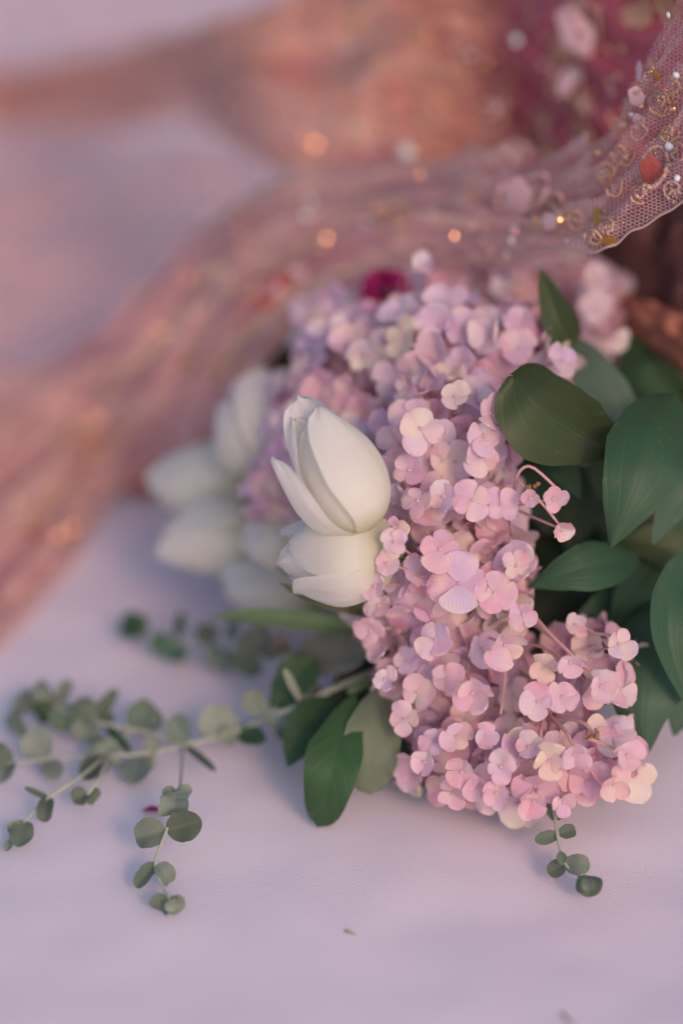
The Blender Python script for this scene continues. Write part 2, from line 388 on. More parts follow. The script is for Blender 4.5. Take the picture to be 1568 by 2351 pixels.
def make_head(root, lobes, explicit, stem_from, ndetail, spacing, pal, inner=0.55, size=(0.0092, 0.0128), avoid=()):
    """lobes: (px, py, depth, rx_px, ry_px). Florets sit on the front of the lobes; 'explicit' ones are placed by hand."""
    fl = []                                                   # (pos, normal, size, open, colour, hand, lobe centre)
    L = [(P(a, b, d), px2m(rx, d), px2m(ry, d)) for a, b, d, rx, ry in lobes]
    def near(p):
        return min(L, key=lambda q: (q[0] - p).length / q[1])
    for (a, b, d, s, nx, ny, op, c) in explicit:              # nx, ny: lean of the floret's face in the picture
        p = P(a, b, d); n = (TOCAM + RT * nx + UP * ny).normalized()
        fl.append((p, n, px2m(s * 0.84, d), op * 0.58, c, True, near(p)[0]))
    def ok(p, sp):
        for q in fl:
            if (q[0] - p).length < sp * (1.0 if not q[5] else 1.15): return False
        return True
    for (c, rx, ry) in L:
        tries = int(900 * (rx * ry) / (0.03 * 0.03)) + 160
        for _ in range(tries):
            v = Vector((rng.gauss(0, 1), rng.gauss(0, 1), rng.gauss(0, 1))).normalized()
            face = v.dot(TOCAM)
            if face < -0.25: continue
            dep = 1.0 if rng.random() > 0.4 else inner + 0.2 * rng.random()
            off = RT * (v.x * rx) + UP * (v.z * ry) + FW * (v.y * 0.5 * (rx + ry))
            p = c + off * dep
            if p.z < 0.006: continue
            if any(((p - q[0]).dot(RT) / q[1]) ** 2 + ((p - q[0]).dot(UP) / q[2]) ** 2 + ((p - q[0]).dot(FW) / (0.5 * (q[1] + q[2]))) ** 2 < (0.62 if dep < 1 else 0.80) ** 2 and q[0] != c for q in L): continue
            if not ok(p, spacing * (0.75 if dep < 1 else 1.0)): continue
            n = (off.normalized() + Vector((U(-.45, .45), U(-.45, .45), U(-.45, .45))) + TOCAM * 0.55).normalized()
            fl.append((p, n, U(*size), U(-0.15, 0.35) if rng.random() < 0.78 else U(0.45, 0.95), INNER_SHADE[rng.randrange(3)] if dep < 1 else None, False, c))
    order = sorted(range(len(fl)), key=lambda i: (not fl[i][5], fl[i][0].dot(FW)))
    det = set(order[:ndetail])
    for i, (p, n, s, op, c, hand, lc) in enumerate(fl):
        x, y, z = frame_of(n); ro = U(0, 6.28)
        x, y = x * math.cos(ro) + y * math.sin(ro), y * math.cos(ro) - x * math.sin(ro)
        mw = Matrix((x, y, z)).transposed().to_4x4(); mw.translation = p - root.location
        base = c if c else rng.choice(pal if rng.random() < 0.86 else CREAM)
        if i not in det:
            o = link('floret', rng.choice(WHOLE), root, jit(base, 0.05)); o.matrix_basis = mw @ Matrix.Diagonal((s, s, s, 1)); continue
        mb = MB(); inv = mw.inverted(); tgt = inv @ ((lc + FW * 0.015 - UP * 0.008 + Vector((U(-.008, .008), U(-.008, .008), U(-.008, .008)))) - root.location)
        mb.add(*ball(Vector((0, 0, 0.0004)), 0.0009, seg=7, rings=5), mi=0)
        for q in range(4):
            an = q * 1.57 + U(-.2, .2); mb.add(*tube([Vector((0, 0, 0.001)), Vector((math.cos(an) * 0.0010, math.sin(an) * 0.0010, 0.0016))], 0.00018, 0.00022, 4), mi=0)
        mid = Vector((0, 0, -0.35 * tgt.length)).lerp(tgt, 0.35)
        mb.add(*tube([Vector((0, 0, 0)), mid, tgt], 0.0006, 0.0009, 5, 6), mi=1)
        fo = link('floret', mesh('floret', mb.v, mb.f, [M['bud'], M['stalk']], mb.uv, mb.mi), root); fo.matrix_basis = mw
        for m, pv in petal_mats(op, rng):
            po = link('petal', PETAL[pv], fo, jit(base if rng.random() < 0.8 else rng.choice(pal), 0.05))
            po.matrix_basis = Matrix.Diagonal((s, s, s, 1)) @ m
    mb = MB(); node = P(*stem_from[0])
    mb.add(*tube([Q(q) for q in stem_from], 0.004, 0.0046, 8, 10), mi=1)
    for (c, rx, ry) in L:
        e = c - FW * 0.004
        mb.add(*tube([node, node.lerp(e, 0.5) + Vector((U(-.006, .006), 0, U(-.004, .008))), e], 0.0018, 0.0011, 6, 6), mi=0)
        for _ in range(4):
            t2 = c + Vector((U(-1, 1) * rx, U(-1, .2) * rx, U(-1, 1) * ry)) * 0.6
            mb.add(*tube([e, e.lerp(t2, 0.5) + Vector((U(-.003, .003), 0, U(-.003, .003))), t2], 0.0013, 0.0009, 5, 4), mi=0)
    mb.build('stem', [M['stalk'], M['stem']], root)
    return len(fl)

h1 = thing('hydrangea', P(1000, 1000, 1.2), 'full rounded pink hydrangea head behind the upright white tulip', 'hydrangea', 'hydrangea heads in the bouquet')
pk, ll, cr = PINK[0], LILAC[0], CREAM[0]
n1 = make_head(h1, [(880, 900, 1.215, 190, 180), (1010, 850, 1.19, 170, 160), (1150, 820, 1.18, 150, 110), (1030, 1010, 1.145, 140, 130),
                    (820, 1030, 1.20, 160, 140), (990, 1140, 1.14, 140, 100), (720, 960, 1.23, 90, 110), (1120, 960, 1.15, 90, 90), (640, 1130, 1.21, 55, 70),
                    (1090, 1140, 1.15, 90, 60), (980, 1215, 1.165, 120, 55), (900, 1180, 1.165, 70, 60)],
    [(965, 985, 1.098, 66, 0.1, 0.15, 0.12, (0.90, 0.68, 0.74)), (1085, 1148, 1.095, 62, 0.0, 0.0, 0.06, (0.84, 0.60, 0.74)), (1150, 1160, 1.10, 54, 0.2, 0.1, 0.08, (0.86, 0.62, 0.80)),
     (1125, 950, 1.098, 60, 0.5, 0.3, 0.55, (0.88, 0.62, 0.68)), (1110, 1000, 1.10, 56, 0.3, -0.2, 0.5, (0.86, 0.58, 0.64)), (1105, 1045, 1.102, 56, 0.3, -0.4, 0.6, (0.88, 0.62, 0.64)),
     (1045, 910, 1.115, 46, -0.1, 0.3, 0.3, (0.84, 0.76, 0.70)), (1020, 1140, 1.10, 50, -0.4, 0.2, 0.4, ll), (940, 1080, 1.11, 56, -0.3, 0.4, 0.4, pk), (960, 1150, 1.105, 50, -0.5, 0.1, 0.5, (0.82, 0.56, 0.76)),
     (1270, 1145, 1.095, 44, 0.3, 0.2, 0.7, (0.86, 0.56, 0.68)), (1290, 1215, 1.10, 44, 0.4, -0.5, 0.8, (0.84, 0.52, 0.64)), (1220, 1145, 1.09, 30, -0.3, 0.1, 0.5, (0.80, 0.54, 0.62)),
     (1290, 830, 1.14, 52, 0.5, 0.2, 0.4, ll), (1190, 800, 1.15, 56, 0.2, 0.3, 0.3, pk), (1215, 1000, 1.135, 52, 0.4, -0.4, 0.5, (0.78, 0.46, 0.54)), (905, 1210, 1.105, 40, -0.4, -0.3, 0.5, cr)],
    [(1080, 1040, 1.215), (1200, 1180, 1.25), (1420, 1240, 1.27), (1700, 1180, 1.34)], 75, 0.0108, PINK[:4] + LILAC[:4])
# two long bare stalks that carry the hanging florets
mb = MB(); mb.add(*tube([P(1180, 1180, 1.13), P(1185, 1100, 1.098), P(1215, 1070, 1.092), P(1265, 1108, 1.093), P(1300, 1150, 1.10)], 0.0009, 0.0006, 6, 14))
mb.add(*tube([P(1190, 1105, 1.097), P(1240, 1150, 1.093), P(1285, 1205, 1.10)], 0.0008, 0.0006, 6, 10)); mb.build('hanging_stalk', M['stalk'], h1)

h2 = thing('hydrangea', P(1150, 1600, 1.2), 'loose pink hydrangea head with bare stalks, lowest in the bouquet', 'hydrangea', 'hydrangea heads in the bouquet')
n2 = make_head(h2, [(1010, 1330, 1.142, 140, 120), (1130, 1320, 1.138, 90, 110), (900, 1410, 1.165, 80, 60), (1030, 1480, 1.146, 160, 90), (960, 1620, 1.165, 100, 100), (1090, 1630, 1.15, 120, 85),
                    (1350, 1490, 1.14, 100, 60), (1250, 1630, 1.158, 115, 85), (1060, 1740, 1.145, 140, 75), (1230, 1760, 1.125, 120, 90), (1380, 1740, 1.12, 85, 75), (1000, 1700, 1.155, 80, 70), (1370, 1570, 1.12, 70, 50)],
    [(1010, 1262, 1.10, 66, 0, 0.1, 0.12, (0.86, 0.56, 0.70)), (1055, 1340, 1.10, 78, -0.1, 0.1, 0.08, (0.82, 0.56, 0.74)), (1135, 1360, 1.10, 58, 0.1, -0.1, 0.2, (0.84, 0.58, 0.76)), (1185, 1300, 1.105, 46, 0.3, 0.2, 0.4, pk),
     (1160, 1480, 1.095, 66, 0.1, -0.5, 0.85, (0.86, 0.54, 0.62)), (1085, 1590, 1.092, 62, -0.1, -0.2, 0.9, (0.90, 0.62, 0.68)), (1000, 1470, 1.11, 62, -0.3, 0.1, 0.5, (0.82, 0.56, 0.72)), (870, 1390, 1.125, 42, -0.4, 0.1, 0.4, (0.88, 0.62, 0.72)), (850, 1445, 1.125, 44, -0.3, -0.4, 0.6, (0.86, 0.58, 0.66)),
     (1260, 1745, 1.088, 58, 0.1, -0.3, 0.85, (0.92, 0.78, 0.66)), (1320, 1730, 1.09, 60, 0.0, -0.6, 0.9, (0.88, 0.64, 0.72)), (1215, 1715, 1.095, 46, -0.4, 0.3, 0.6, (0.86, 0.66, 0.80)), (1310, 1520, 1.09, 46, 0.0, -0.4, 0.7, (0.90, 0.64, 0.74)),
     (1380, 1575, 1.095, 60, 0.3, -0.1, 0.95, (0.90, 0.66, 0.72)), (1420, 1480, 1.10, 50, 0.5, 0.3, 0.6, (0.84, 0.58, 0.72)), (1250, 1530, 1.10, 46, -0.1, -0.5, 0.8, cr), (1235, 1610, 1.095, 54, 0.0, 0.0, 0.6, (0.86, 0.60, 0.74)), (1290, 1600, 1.10, 48, 0.2, 0.1, 0.5, (0.88, 0.62, 0.72)),
     (1440, 1735, 1.09, 50, 0.3, 0.1, 0.8, (0.88, 0.64, 0.70)), (1410, 1800, 1.095, 54, 0.3, -0.4, 0.6, (0.90, 0.62, 0.60)), (1225, 1840, 1.085, 52, -0.1, -0.4, 0.95, (0.92, 0.52, 0.60)), (885, 1560, 1.12, 40, -0.3, 0.1, 0.7, (0.86, 0.66, 0.78)),
     (1150, 1760, 1.09, 46, -0.2, 0.1, 0.6, (0.86, 0.60, 0.74)), (1140, 1820, 1.095, 50, -0.2, -0.3, 0.6, (0.84, 0.60, 0.72)), (1200, 1410, 1.105, 46, 0.2, -0.3, 0.5, (0.82, 0.50, 0.66)), (1320, 1435, 1.12, 40, 0.2, 0.2, 0.4, ll), (975, 1750, 1.105, 48, -0.4, 0.0, 0.7, (0.88, 0.62, 0.76)), (1295, 1840, 1.10, 42, 0.2, -0.4, 0.8, (0.88, 0.66, 0.62)), (1060, 1770, 1.10, 52, -0.1, -0.2, 0.5, (0.82, 0.54, 0.64)), (1095, 1805, 1.102, 46, -0.1, -0.4, 0.6, (0.84, 0.58, 0.70)), (1000, 1700, 1.115, 50, -0.3, 0.0, 0.5, (0.80, 0.52, 0.62)), (930, 1650, 1.12, 50, -0.4, 0.0, 0.4, (0.86, 0.60, 0.70)), (1050, 1690, 1.11, 48, 0.0, 0.1, 0.6, (0.88, 0.62, 0.64)), (960, 1590, 1.12, 52, -0.3, 0.1, 0.4, (0.82, 0.56, 0.68)), (1025, 1560, 1.115, 50, -0.2, 0.2, 0.5, (0.88, 0.66, 0.70)), (935, 1520, 1.13, 46, -0.3, 0.2, 0.5, (0.84, 0.54, 0.64)), (1115, 1690, 1.105, 48, 0.1, 0.0, 0.6, (0.84, 0.58, 0.72)), (1040, 1820, 1.11, 44, -0.2, -0.5, 0.5, (0.84, 0.56, 0.64)), (890, 1295, 1.09, 42, -0.3, 0.1, 0.4, (0.86, 0.60, 0.76)), (862, 1345, 1.095, 42, -0.4, 0.0, 0.4, (0.88, 0.64, 0.74)), (905, 1245, 1.085, 38, -0.2, 0.1, 0.4, (0.84, 0.56, 0.70))],
    [(1160, 1500, 1.20), (1260, 1420, 1.23), (1420, 1330, 1.25), (1700, 1250, 1.32)], 75, 0.0108, PINK + LILAC[:2])
mb = MB()
for a in ([(1200, 1370, 1.14), (1240, 1430, 1.115), (1310, 1500, 1.10), (1380, 1560, 1.10)], [(1210, 1420, 1.14), (1290, 1480, 1.11), (1310, 1515, 1.095)], [(1190, 1480, 1.14), (1215, 1540, 1.115), (1235, 1600, 1.10)],
          [(1160, 1480, 1.13), (1160, 1560, 1.115), (1150, 1640, 1.11)], [(1250, 1640, 1.12), (1240, 1690, 1.10), (1232, 1720, 1.093)], [(1260, 1640, 1.12), (1300, 1680, 1.10), (1315, 1710, 1.095)],
          [(1270, 1640, 1.12), (1340, 1660, 1.10), (1365, 1688, 1.095)], [(1230, 1650, 1.12), (1200, 1700, 1.105), (1190, 1760, 1.10)], [(1330, 1450, 1.13), (1370, 1455, 1.115), (1420, 1460, 1.11)], [(1340, 1690, 1.10), (1390, 1710, 1.098), (1430, 1728, 1.095)]):
    mb.add(*tube([P(*q) for q in a], 0.0012, 0.0007, 6, 10))
mb.build('stalk', M['stalk'], h2)
mb = MB()
for k in range(5): mb.add(*ball(P(1368 + U(-18, 14), 1690 + U(-8, 8), 1.092), px2m(U(3, 7)), px2m(U(8, 14)), px2m(U(3, 6)), frame_of(Vector((U(-1, 1), U(-1, 1), U(-1, 1)))), 6, 4))
for k in range(4): mb.add(*ball(P(1222 + U(-14, 14), 1118 + U(-5, 5), 1.09), px2m(U(3, 6)), px2m(U(6, 12)), px2m(U(3, 5)), frame_of(Vector((U(-1, 1), U(-1, 1), U(-1, 1)))), 6, 4)) if False else None
mb.build('withered_floret', M['dry'], h2)
mb = MB()
for k in range(6): mb.add(*ball(P(1225 + U(-16, 14), 1118 + U(-7, 6), 1.09), px2m(U(2, 5)), px2m(U(6, 11)), px2m(U(2, 5)), frame_of(Vector((U(-1, 1), U(-1, 1), U(-1, 1)))), 6, 4))
mb.build('withered_floret', M['dry'], h1)

h3 = thing('hydrangea', P(1180, 700, 1.35), 'pale lilac hydrangea head tucked under the edge of the veil', 'hydrangea', 'hydrangea heads in the bouquet')
n3 = make_head(h3, [(1030, 690, 1.255, 110, 80), (1160, 680, 1.26, 130, 90), (1340, 690, 1.255, 80, 80), (1390, 760, 1.25, 60, 60), (1250, 660, 1.28, 110, 60), (780, 720, 1.25, 70, 45)],
    [(970, 606, 1.185, 40, 0, 0.3, 0.9, (0.84, 0.74, 0.84)), (1150, 660, 1.205, 36, 0, 0.2, 0.8, (0.84, 0.78, 0.86)), (1415, 780, 1.205, 46, 0.4, -0.2, 0.8, (0.86, 0.78, 0.80)), (735, 755, 1.20, 34, -0.4, 0, 0.7, (0.78, 0.72, 0.84)), (1370, 640, 1.21, 46, 0.2, 0.3, 0.6, (0.80, 0.66, 0.80)), (1365, 710, 1.205, 50, 0.2, 0, 0.4, (0.78, 0.68, 0.80))],
    [(1200, 740, 1.35), (1300, 860, 1.34), (1450, 1000, 1.33), (1700, 1080, 1.37)], 50, 0.0125, LILAC, size=(0.010, 0.0135))
print('florets', n1, n2, n3)

# ------------------------------------------------------------------ white tulips
def tulip_petal(H, Rm, W, phi, splay, tipn, seed, nu=16, nv=24, rs=1.0):
    v = []; f = []; uv = []; r = random.Random(seed)
    cph, sph = math.cos(phi), math.sin(phi)
    for j in range(nv + 1):
        t = j / nv
        rad = rs * Rm * max(0.05, math.sin(math.pi * (0.022 + 0.913 * t ** 0.68))) ** 0.8
        w = W * (0.42 + 0.58 * math.sin(math.pi / 2 * min(1, t / 0.55))) * math.sqrt(max(0.0, 1 - t ** tipn))
        for i in range(nu + 1):
            u = 2 * i / nu - 1
            a = u * max(w, 0.0007) / max(rad, 0.3 * Rm)
            rr = rad * (1 + 0.055 * max(0, 1 - abs(u) * 2.5) * t + 0.11 * abs(u) ** 3 * t) + 0.0009 * math.sin(seed + t * 7 + u * 4) * t + 0.00022 * math.sin(u * 17 + seed) * min(1, t * 3) + 0.0010 * noise.noise(Vector((u * 1.7, t * 2.2, seed + 4)))
            z = H * t + 0.0022 * max(0, t - 0.8) / 0.2 * noise.noise(Vector((u * 2.5, seed, 1.0))) + 0.0009 * noise.noise(Vector((u * 4, t * 3, seed))) * t * 2
            x, y = rr * math.cos(a), rr * math.sin(a)
            b = splay * t                                   # lean outward, more towards the tip
            x, z = x * math.cos(b) + z * math.sin(b), z * math.cos(b) - x * math.sin(b) + rad * math.sin(b) * 0.3
            v.append(Vector((x * cph - y * sph, x * sph + y * cph, z))); uv.append((i / nu, t))
    for j in range(nv):
        for i in range(nu): o = j * (nu + 1) + i; f.append((o, o + 1, o + nu + 2, o + nu + 1))
    return v, f, uv
def tulip(base, tip, petals, label, Rpx, stem, toward=0.0, leaves=()):
    b = P(*base); ax = (P(*tip) - b); H = ax.length; Z = ax.normalized()
    X = (TOCAM - Z * TOCAM.dot(Z)).normalized(); Y = Z.cross(X)
    root = thing('tulip', b, label, 'tulip', 'white tulips in the bouquet')
    Rm = px2m(Rpx, base[2])
    for k, (phi, splay, hk, wk, rs) in enumerate(petals):
        v, f, uv = tulip_petal(H * hk, Rm, Rm * wk, R(phi), R(splay), 2.3, k + Rpx, rs=rs)
        v = [b + X * q.x + Y * q.y + Z * q.z for q in v]
        mb = MB(); mb.add(v, f, uv); o = mb.build('petal', M['tulip'], root)
    mb = MB(); pts = [b + Z * 0.006 + FW * 0.004, b - Z * 0.003 + FW * 0.014, b - Z * 0.006 + FW * 0.030] + [Q(q) for q in stem]; mb.add(*tube(pts, 0.0038, 0.0032, 8, 12)); mb.build('stem', M['stem'], root)
    for (ctrl, hw, prof, c, fold) in leaves:
        mb = MB(); pts = [Q(q) for q in ctrl]; mb.add(*blade(pts, px2m(hw), (TOCAM + Vector((0, 0, 0.6))).normalized(), prof, 6, 16, fold, 0.08)); mb.build('leaf', M['leaf_pin'], root, c)
    return root
CLOSED = [(40, 3, 1.0, 1.25, 1.0), (-55, 10, 0.86, 1.05, 1.0), (178, 2, 1.07, 1.2, 0.96), (100, 2, 0.97, 1.1, 0.9), (-120, 4, 0.98, 1.1, 0.9), (-8, 0, 0.82, 1.0, 0.86)]
tulip((842, 1222, 1.095), (690, 932, 1.09), [(52, 3, 0.94, 1.38, 1.06), (-74, 19, 0.84, 0.92, 1.03), (160, -3, 1.06, 1.35, 1.0), (115, 0, 0.9, 1.1, 0.86), (-124, 2, 0.95, 1.15, 0.86), (-12, -1, 0.86, 1.0, 0.78)],
      'upright closed white tulip standing over the other tulips', 102, [(890, 1290, 1.17), (1000, 1420, 1.22), (1300, 1400, 1.28), (1700, 1300, 1.34)])
tulip((900, 1268, 1.10), (655, 1275, 1.125), [(36, 8, 0.88, 1.35, 1.07), (-74, 13, 0.92, 1.15, 1.05), (178, 8, 0.97, 1.2, 1.04), (-20, 4, 1.0, 1.1, 0.82), (105, 7, 1.07, 1.25, 0.88), (-122, 6, 1.03, 1.1, 0.84)],
      'half open white tulip lying sideways right under the upright tulip', 104, [(960, 1300, 1.17), (1100, 1400, 1.22), (1400, 1380, 1.29), (1700, 1290, 1.33)],
      leaves=[([(900, 1420, 1.16), (800, 1395, 1.145), (720, 1375, 1.14), (640, 1338, 1.14)], 30, 'lance', (0.20, 0.22, 0.11), 0.5)])
tulip((600, 1110, 1.285), (350, 1120, 1.30), [(-70, 1, 0.92, 1.25, 1.04), (60, 0, 1.04, 1.3, 1.04), (180, 0, 1.0, 1.2, 1.0), (0, 0, 0.9, 1.1, 0.86), (120, 0, 0.95, 1.1, 0.86), (-120, 0, 0.95, 1.1, 0.86)],
      'white tulip pointing at the folds of the veil, above its twin', 100, [(720, 1150, 1.28), (900, 1260, 1.30), (1300, 1250, 1.36), (1700, 1200, 1.42)])
tulip((610, 1215, 1.27), (362, 1245, 1.275), [(-60, 2, 1.02, 1.3, 1.04), (65, 1, 0.92, 1.2, 1.04), (180, 0, 1.0, 1.2, 1.0), (0, 0, 0.92, 1.1, 0.86), (120, 0, 0.95, 1.1, 0.86), (-120, 0, 0.95, 1.1, 0.86)],
      'white tulip lying just below its twin, over the cloth', 90, [(740, 1280, 1.27), (920, 1330, 1.29), (1300, 1300, 1.36), (1700, 1240, 1.42)])
tulip((622, 1095, 1.245), (566, 862, 1.26), [(40, 4, 0.98, 1.3, 1.04), (-75, 14, 0.8, 1.1, 1.05), (170, 2, 1.08, 1.2, 1.0), (100, 3, 1.05, 1.2, 0.88), (-120, 3, 0.95, 1.1, 0.88), (-20, 0, 0.8, 1.1, 0.86)],
      'white tulip leaning up against the left side of the round hydrangea', 100, [(720, 1200, 1.30), (900, 1300, 1.32), (1300, 1290, 1.38), (1700, 1220, 1.44)])
tulip((675, 1270, 1.20), (565, 1225, 1.215), [(40, 4, 1.0, 1.2, 1.0), (-60, 6, 0.95, 1.1, 1.0), (170, 3, 1.0, 1.2, 1.0), (100, 2, 0.95, 1.1, 0.9), (-120, 2, 0.95, 1.1, 0.9)],
      'small white tulip bud peeping out behind the half open tulip', 52, [(760, 1320, 1.21), (920, 1380, 1.25), (1300, 1360, 1.32), (1700, 1270, 1.38)])
tulip((735, 1385, 1.235), (515, 1325, 1.26), [(40, 4, 1.0, 1.25, 1.0), (-60, 4, 0.95, 1.2, 1.0), (170, 3, 1.0, 1.2, 1.0), (100, 2, 0.95, 1.1, 0.9), (-120, 2, 0.95, 1.1, 0.9)],
      'white tulip lowest of all, over the long green tulip leaf', 70, [(840, 1400, 1.24), (1000, 1420, 1.25), (1300, 1390, 1.31), (1700, 1290, 1.37)],
      leaves=[([(880, 1455, 1.18), (760, 1436, 1.175), (600, 1418, 1.185), (482, 1416, 1.20)], 40, 'lance', (0.17, 0.25, 0.12), 0.4)])

# ------------------------------------------------------------------ leafy branches
def branch(root, stem_pts, leaves, mat='leaf'):
    for (ctrl, hw, prof, c, fold, curl, tw, hint) in leaves:
        pts = [Q(q) for q in ctrl]; mb = MB()
        n = (TOCAM + RT * hint[0] + UP * hint[1]).normalized()
        d = ctrl[1][2] if ctrl[1][2] > 0.6 else 1.1
        mb.add(*blade(pts, px2m(hw, d), n, prof, 10, 18, fold, 0.06, curl, tw, U(0, 9), True))
        o = mb.build('leaf', M[mat], root, c)
    mb = MB(); mb.add(*tube([Q(q) for q in stem_pts], 0.0028, 0.0034, 7, 12)); mb.build('stem', M['stem'], root)
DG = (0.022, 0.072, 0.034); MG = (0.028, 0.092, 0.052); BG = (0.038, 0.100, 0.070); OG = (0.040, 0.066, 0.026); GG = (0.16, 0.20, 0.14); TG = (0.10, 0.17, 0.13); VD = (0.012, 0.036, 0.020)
b1 = thing('leafy_branch', P(1500, 1150, 1.2), 'branch of broad dark green leaves, one folded leaf touching the round hydrangea', 'foliage', 'leafy branches in the bouquet')
branch(b1, [(1330, 1060, 1.17), (1430, 1010, 1.19), (1560, 960, 1.22), (1700, 940, 1.26)], [
    ([(1395, 1030, 1.135), (1310, 985, 1.105), (1235, 930, 1.09), (1180, 862, 1.095)], 108, 'blunt', OG, 0.10, -0.22, 0.25, (-0.1, -0.2)),
    ([(1560, 900, 1.14), (1500, 1010, 1.10), (1455, 1130, 1.09), (1402, 1260, 1.095)], 96, 'ovate', MG, -0.12, 0.10, 0.0, (0.1, 0.2)),
    ([(1310, 800, 1.17), (1280, 730, 1.16), (1240, 615, 1.16)], 42, 'ovate', OG, 0.5, 0.0, 0.3, (0.2, 0.0)),
    ([(1285, 770, 1.19), (1350, 860, 1.175), (1420, 930, 1.17), (1460, 1010, 1.18)], 56, 'ovate', TG, 0.25, 0.0, 0.0, (-0.2, 0.5)),
    ([(1400, 850, 1.22), (1480, 890, 1.21), (1600, 960, 1.22)], 55, 'ovate', DG, 0.2, 0.0, 0.0, (0.0, 0.6)),
    ([(1430, 780, 1.24), (1500, 850, 1.23), (1600, 900, 1.24)], 50, 'ovate', DG, 0.2, 0.0, 0.0, (0.1, 0.4)),
    ([(1600, 1000, 1.15), (1570, 1100, 1.13), (1500, 1250, 1.13)], 60, 'ovate', BG, 0.15, 0.0, 0.0, (0.2, 0.1)),
    ([(1230, 1030, 1.16), (1290, 1070, 1.15), (1335, 1145, 1.15)], 38, 'ovate', DG, 0.2, 0.0, 0.0, (-0.2, 0.2)),
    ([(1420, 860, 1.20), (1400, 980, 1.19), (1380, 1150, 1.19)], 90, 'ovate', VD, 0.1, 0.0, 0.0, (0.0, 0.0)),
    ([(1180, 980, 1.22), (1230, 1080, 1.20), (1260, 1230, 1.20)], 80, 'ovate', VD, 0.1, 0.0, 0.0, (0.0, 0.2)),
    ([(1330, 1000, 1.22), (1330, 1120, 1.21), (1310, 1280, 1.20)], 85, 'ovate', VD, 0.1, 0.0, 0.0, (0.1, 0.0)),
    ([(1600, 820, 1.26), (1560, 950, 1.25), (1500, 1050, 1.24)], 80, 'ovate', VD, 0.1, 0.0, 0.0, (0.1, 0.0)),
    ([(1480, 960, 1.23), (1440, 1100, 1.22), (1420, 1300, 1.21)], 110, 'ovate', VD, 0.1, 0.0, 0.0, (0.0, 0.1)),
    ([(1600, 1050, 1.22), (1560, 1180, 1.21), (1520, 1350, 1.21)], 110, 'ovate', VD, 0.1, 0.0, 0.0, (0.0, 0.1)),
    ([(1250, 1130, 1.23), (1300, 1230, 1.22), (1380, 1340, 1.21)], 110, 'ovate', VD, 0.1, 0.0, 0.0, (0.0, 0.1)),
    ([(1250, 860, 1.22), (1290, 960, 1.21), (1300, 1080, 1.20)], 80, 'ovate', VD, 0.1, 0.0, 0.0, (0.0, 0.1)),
    ([(560, 790, 1.36), (640, 820, 1.34), (760, 850, 1.30)], 42, 'ovate', OG, 0.1, 0.0, 0.0, (0.0, 0.4))])
b2 = thing('leafy_branch', P(1520, 1450, 1.2), 'branch of large drooping green leaves at the loose hydrangea, tips near the cloth', 'foliage', 'leafy branches in the bouquet')
branch(b2, [(1440, 1310, 1.19), (1520, 1330, 1.20), (1600, 1330, 1.22), (1700, 1320, 1.25)], [
    ([(1470, 1270, 1.155), (1380, 1295, 1.13), (1300, 1315, 1.125), (1212, 1348, 1.13)], 58, 'ovate', MG, 0.12, 0.1, 0.0, (0.0, 0.3)),
    ([(1545, 1370, 1.16), (1505, 1500, 1.135), (1480, 1610, 1.125), (1480, 1745, 1.13)], 104, 'ovate', BG, -0.12, 0.08, 0.0, (-0.1, 0.2)),
    ([(1600, 1260, 1.14), (1545, 1370, 1.12), (1540, 1480, 1.115), (1590, 1640, 1.12)], 58, 'ovate', MG, 0.3, 0.0, 0.0, (0.3, 0.0)),
    ([(1640, 1400, 1.17), (1590, 1540, 1.15), (1550, 1690, 1.15)], 84, 'ovate', BG, 0.15, 0.05, 0.0, (0.2, 0.1)),
    ([(1600, 1180, 1.19), (1520, 1300, 1.18), (1450, 1420, 1.175)], 60, 'ovate', DG, 0.2, 0.0, 0.0, (0.1, 0.1)),
    ([(1500, 1420, 1.19), (1420, 1500, 1.18), (1390, 1600, 1.175)], 60, 'ovate', MG, 0.2, 0.0, 0.0, (-0.1, 0.1)),
    ([(1600, 1290, 1.17), (1520, 1255, 1.165), (1400, 1235, 1.165)], 52, 'ovate', OG, 0.2, 0.0, 0.0, (0.0, 0.4)),
    ([(1440, 1350, 1.18), (1380, 1400, 1.17), (1300, 1450, 1.165)], 36, 'ovate', MG, 0.3, 0.0, 0.0, (0.0, 0.2)),
    ([(1500, 1280, 1.17), (1450, 1360, 1.165), (1400, 1450, 1.165)], 44, 'ovate', DG, 0.2, 0.0, 0.0, (0.2, 0.0)),
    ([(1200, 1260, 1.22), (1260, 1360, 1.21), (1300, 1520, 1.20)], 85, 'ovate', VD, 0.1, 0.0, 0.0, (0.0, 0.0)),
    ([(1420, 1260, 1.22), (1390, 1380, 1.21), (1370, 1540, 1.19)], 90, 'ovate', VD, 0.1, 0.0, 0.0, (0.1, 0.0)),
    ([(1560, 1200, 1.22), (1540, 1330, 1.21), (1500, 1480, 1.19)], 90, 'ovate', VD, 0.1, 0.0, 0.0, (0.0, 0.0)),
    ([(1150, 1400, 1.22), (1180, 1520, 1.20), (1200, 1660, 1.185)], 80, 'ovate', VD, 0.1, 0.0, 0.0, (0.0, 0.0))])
b3 = thing('leafy_branch', P(860, 1600, 1.16), 'short branch of dark green leaves on the cloth left of the loose hydrangea', 'foliage', 'leafy branches in the bouquet')
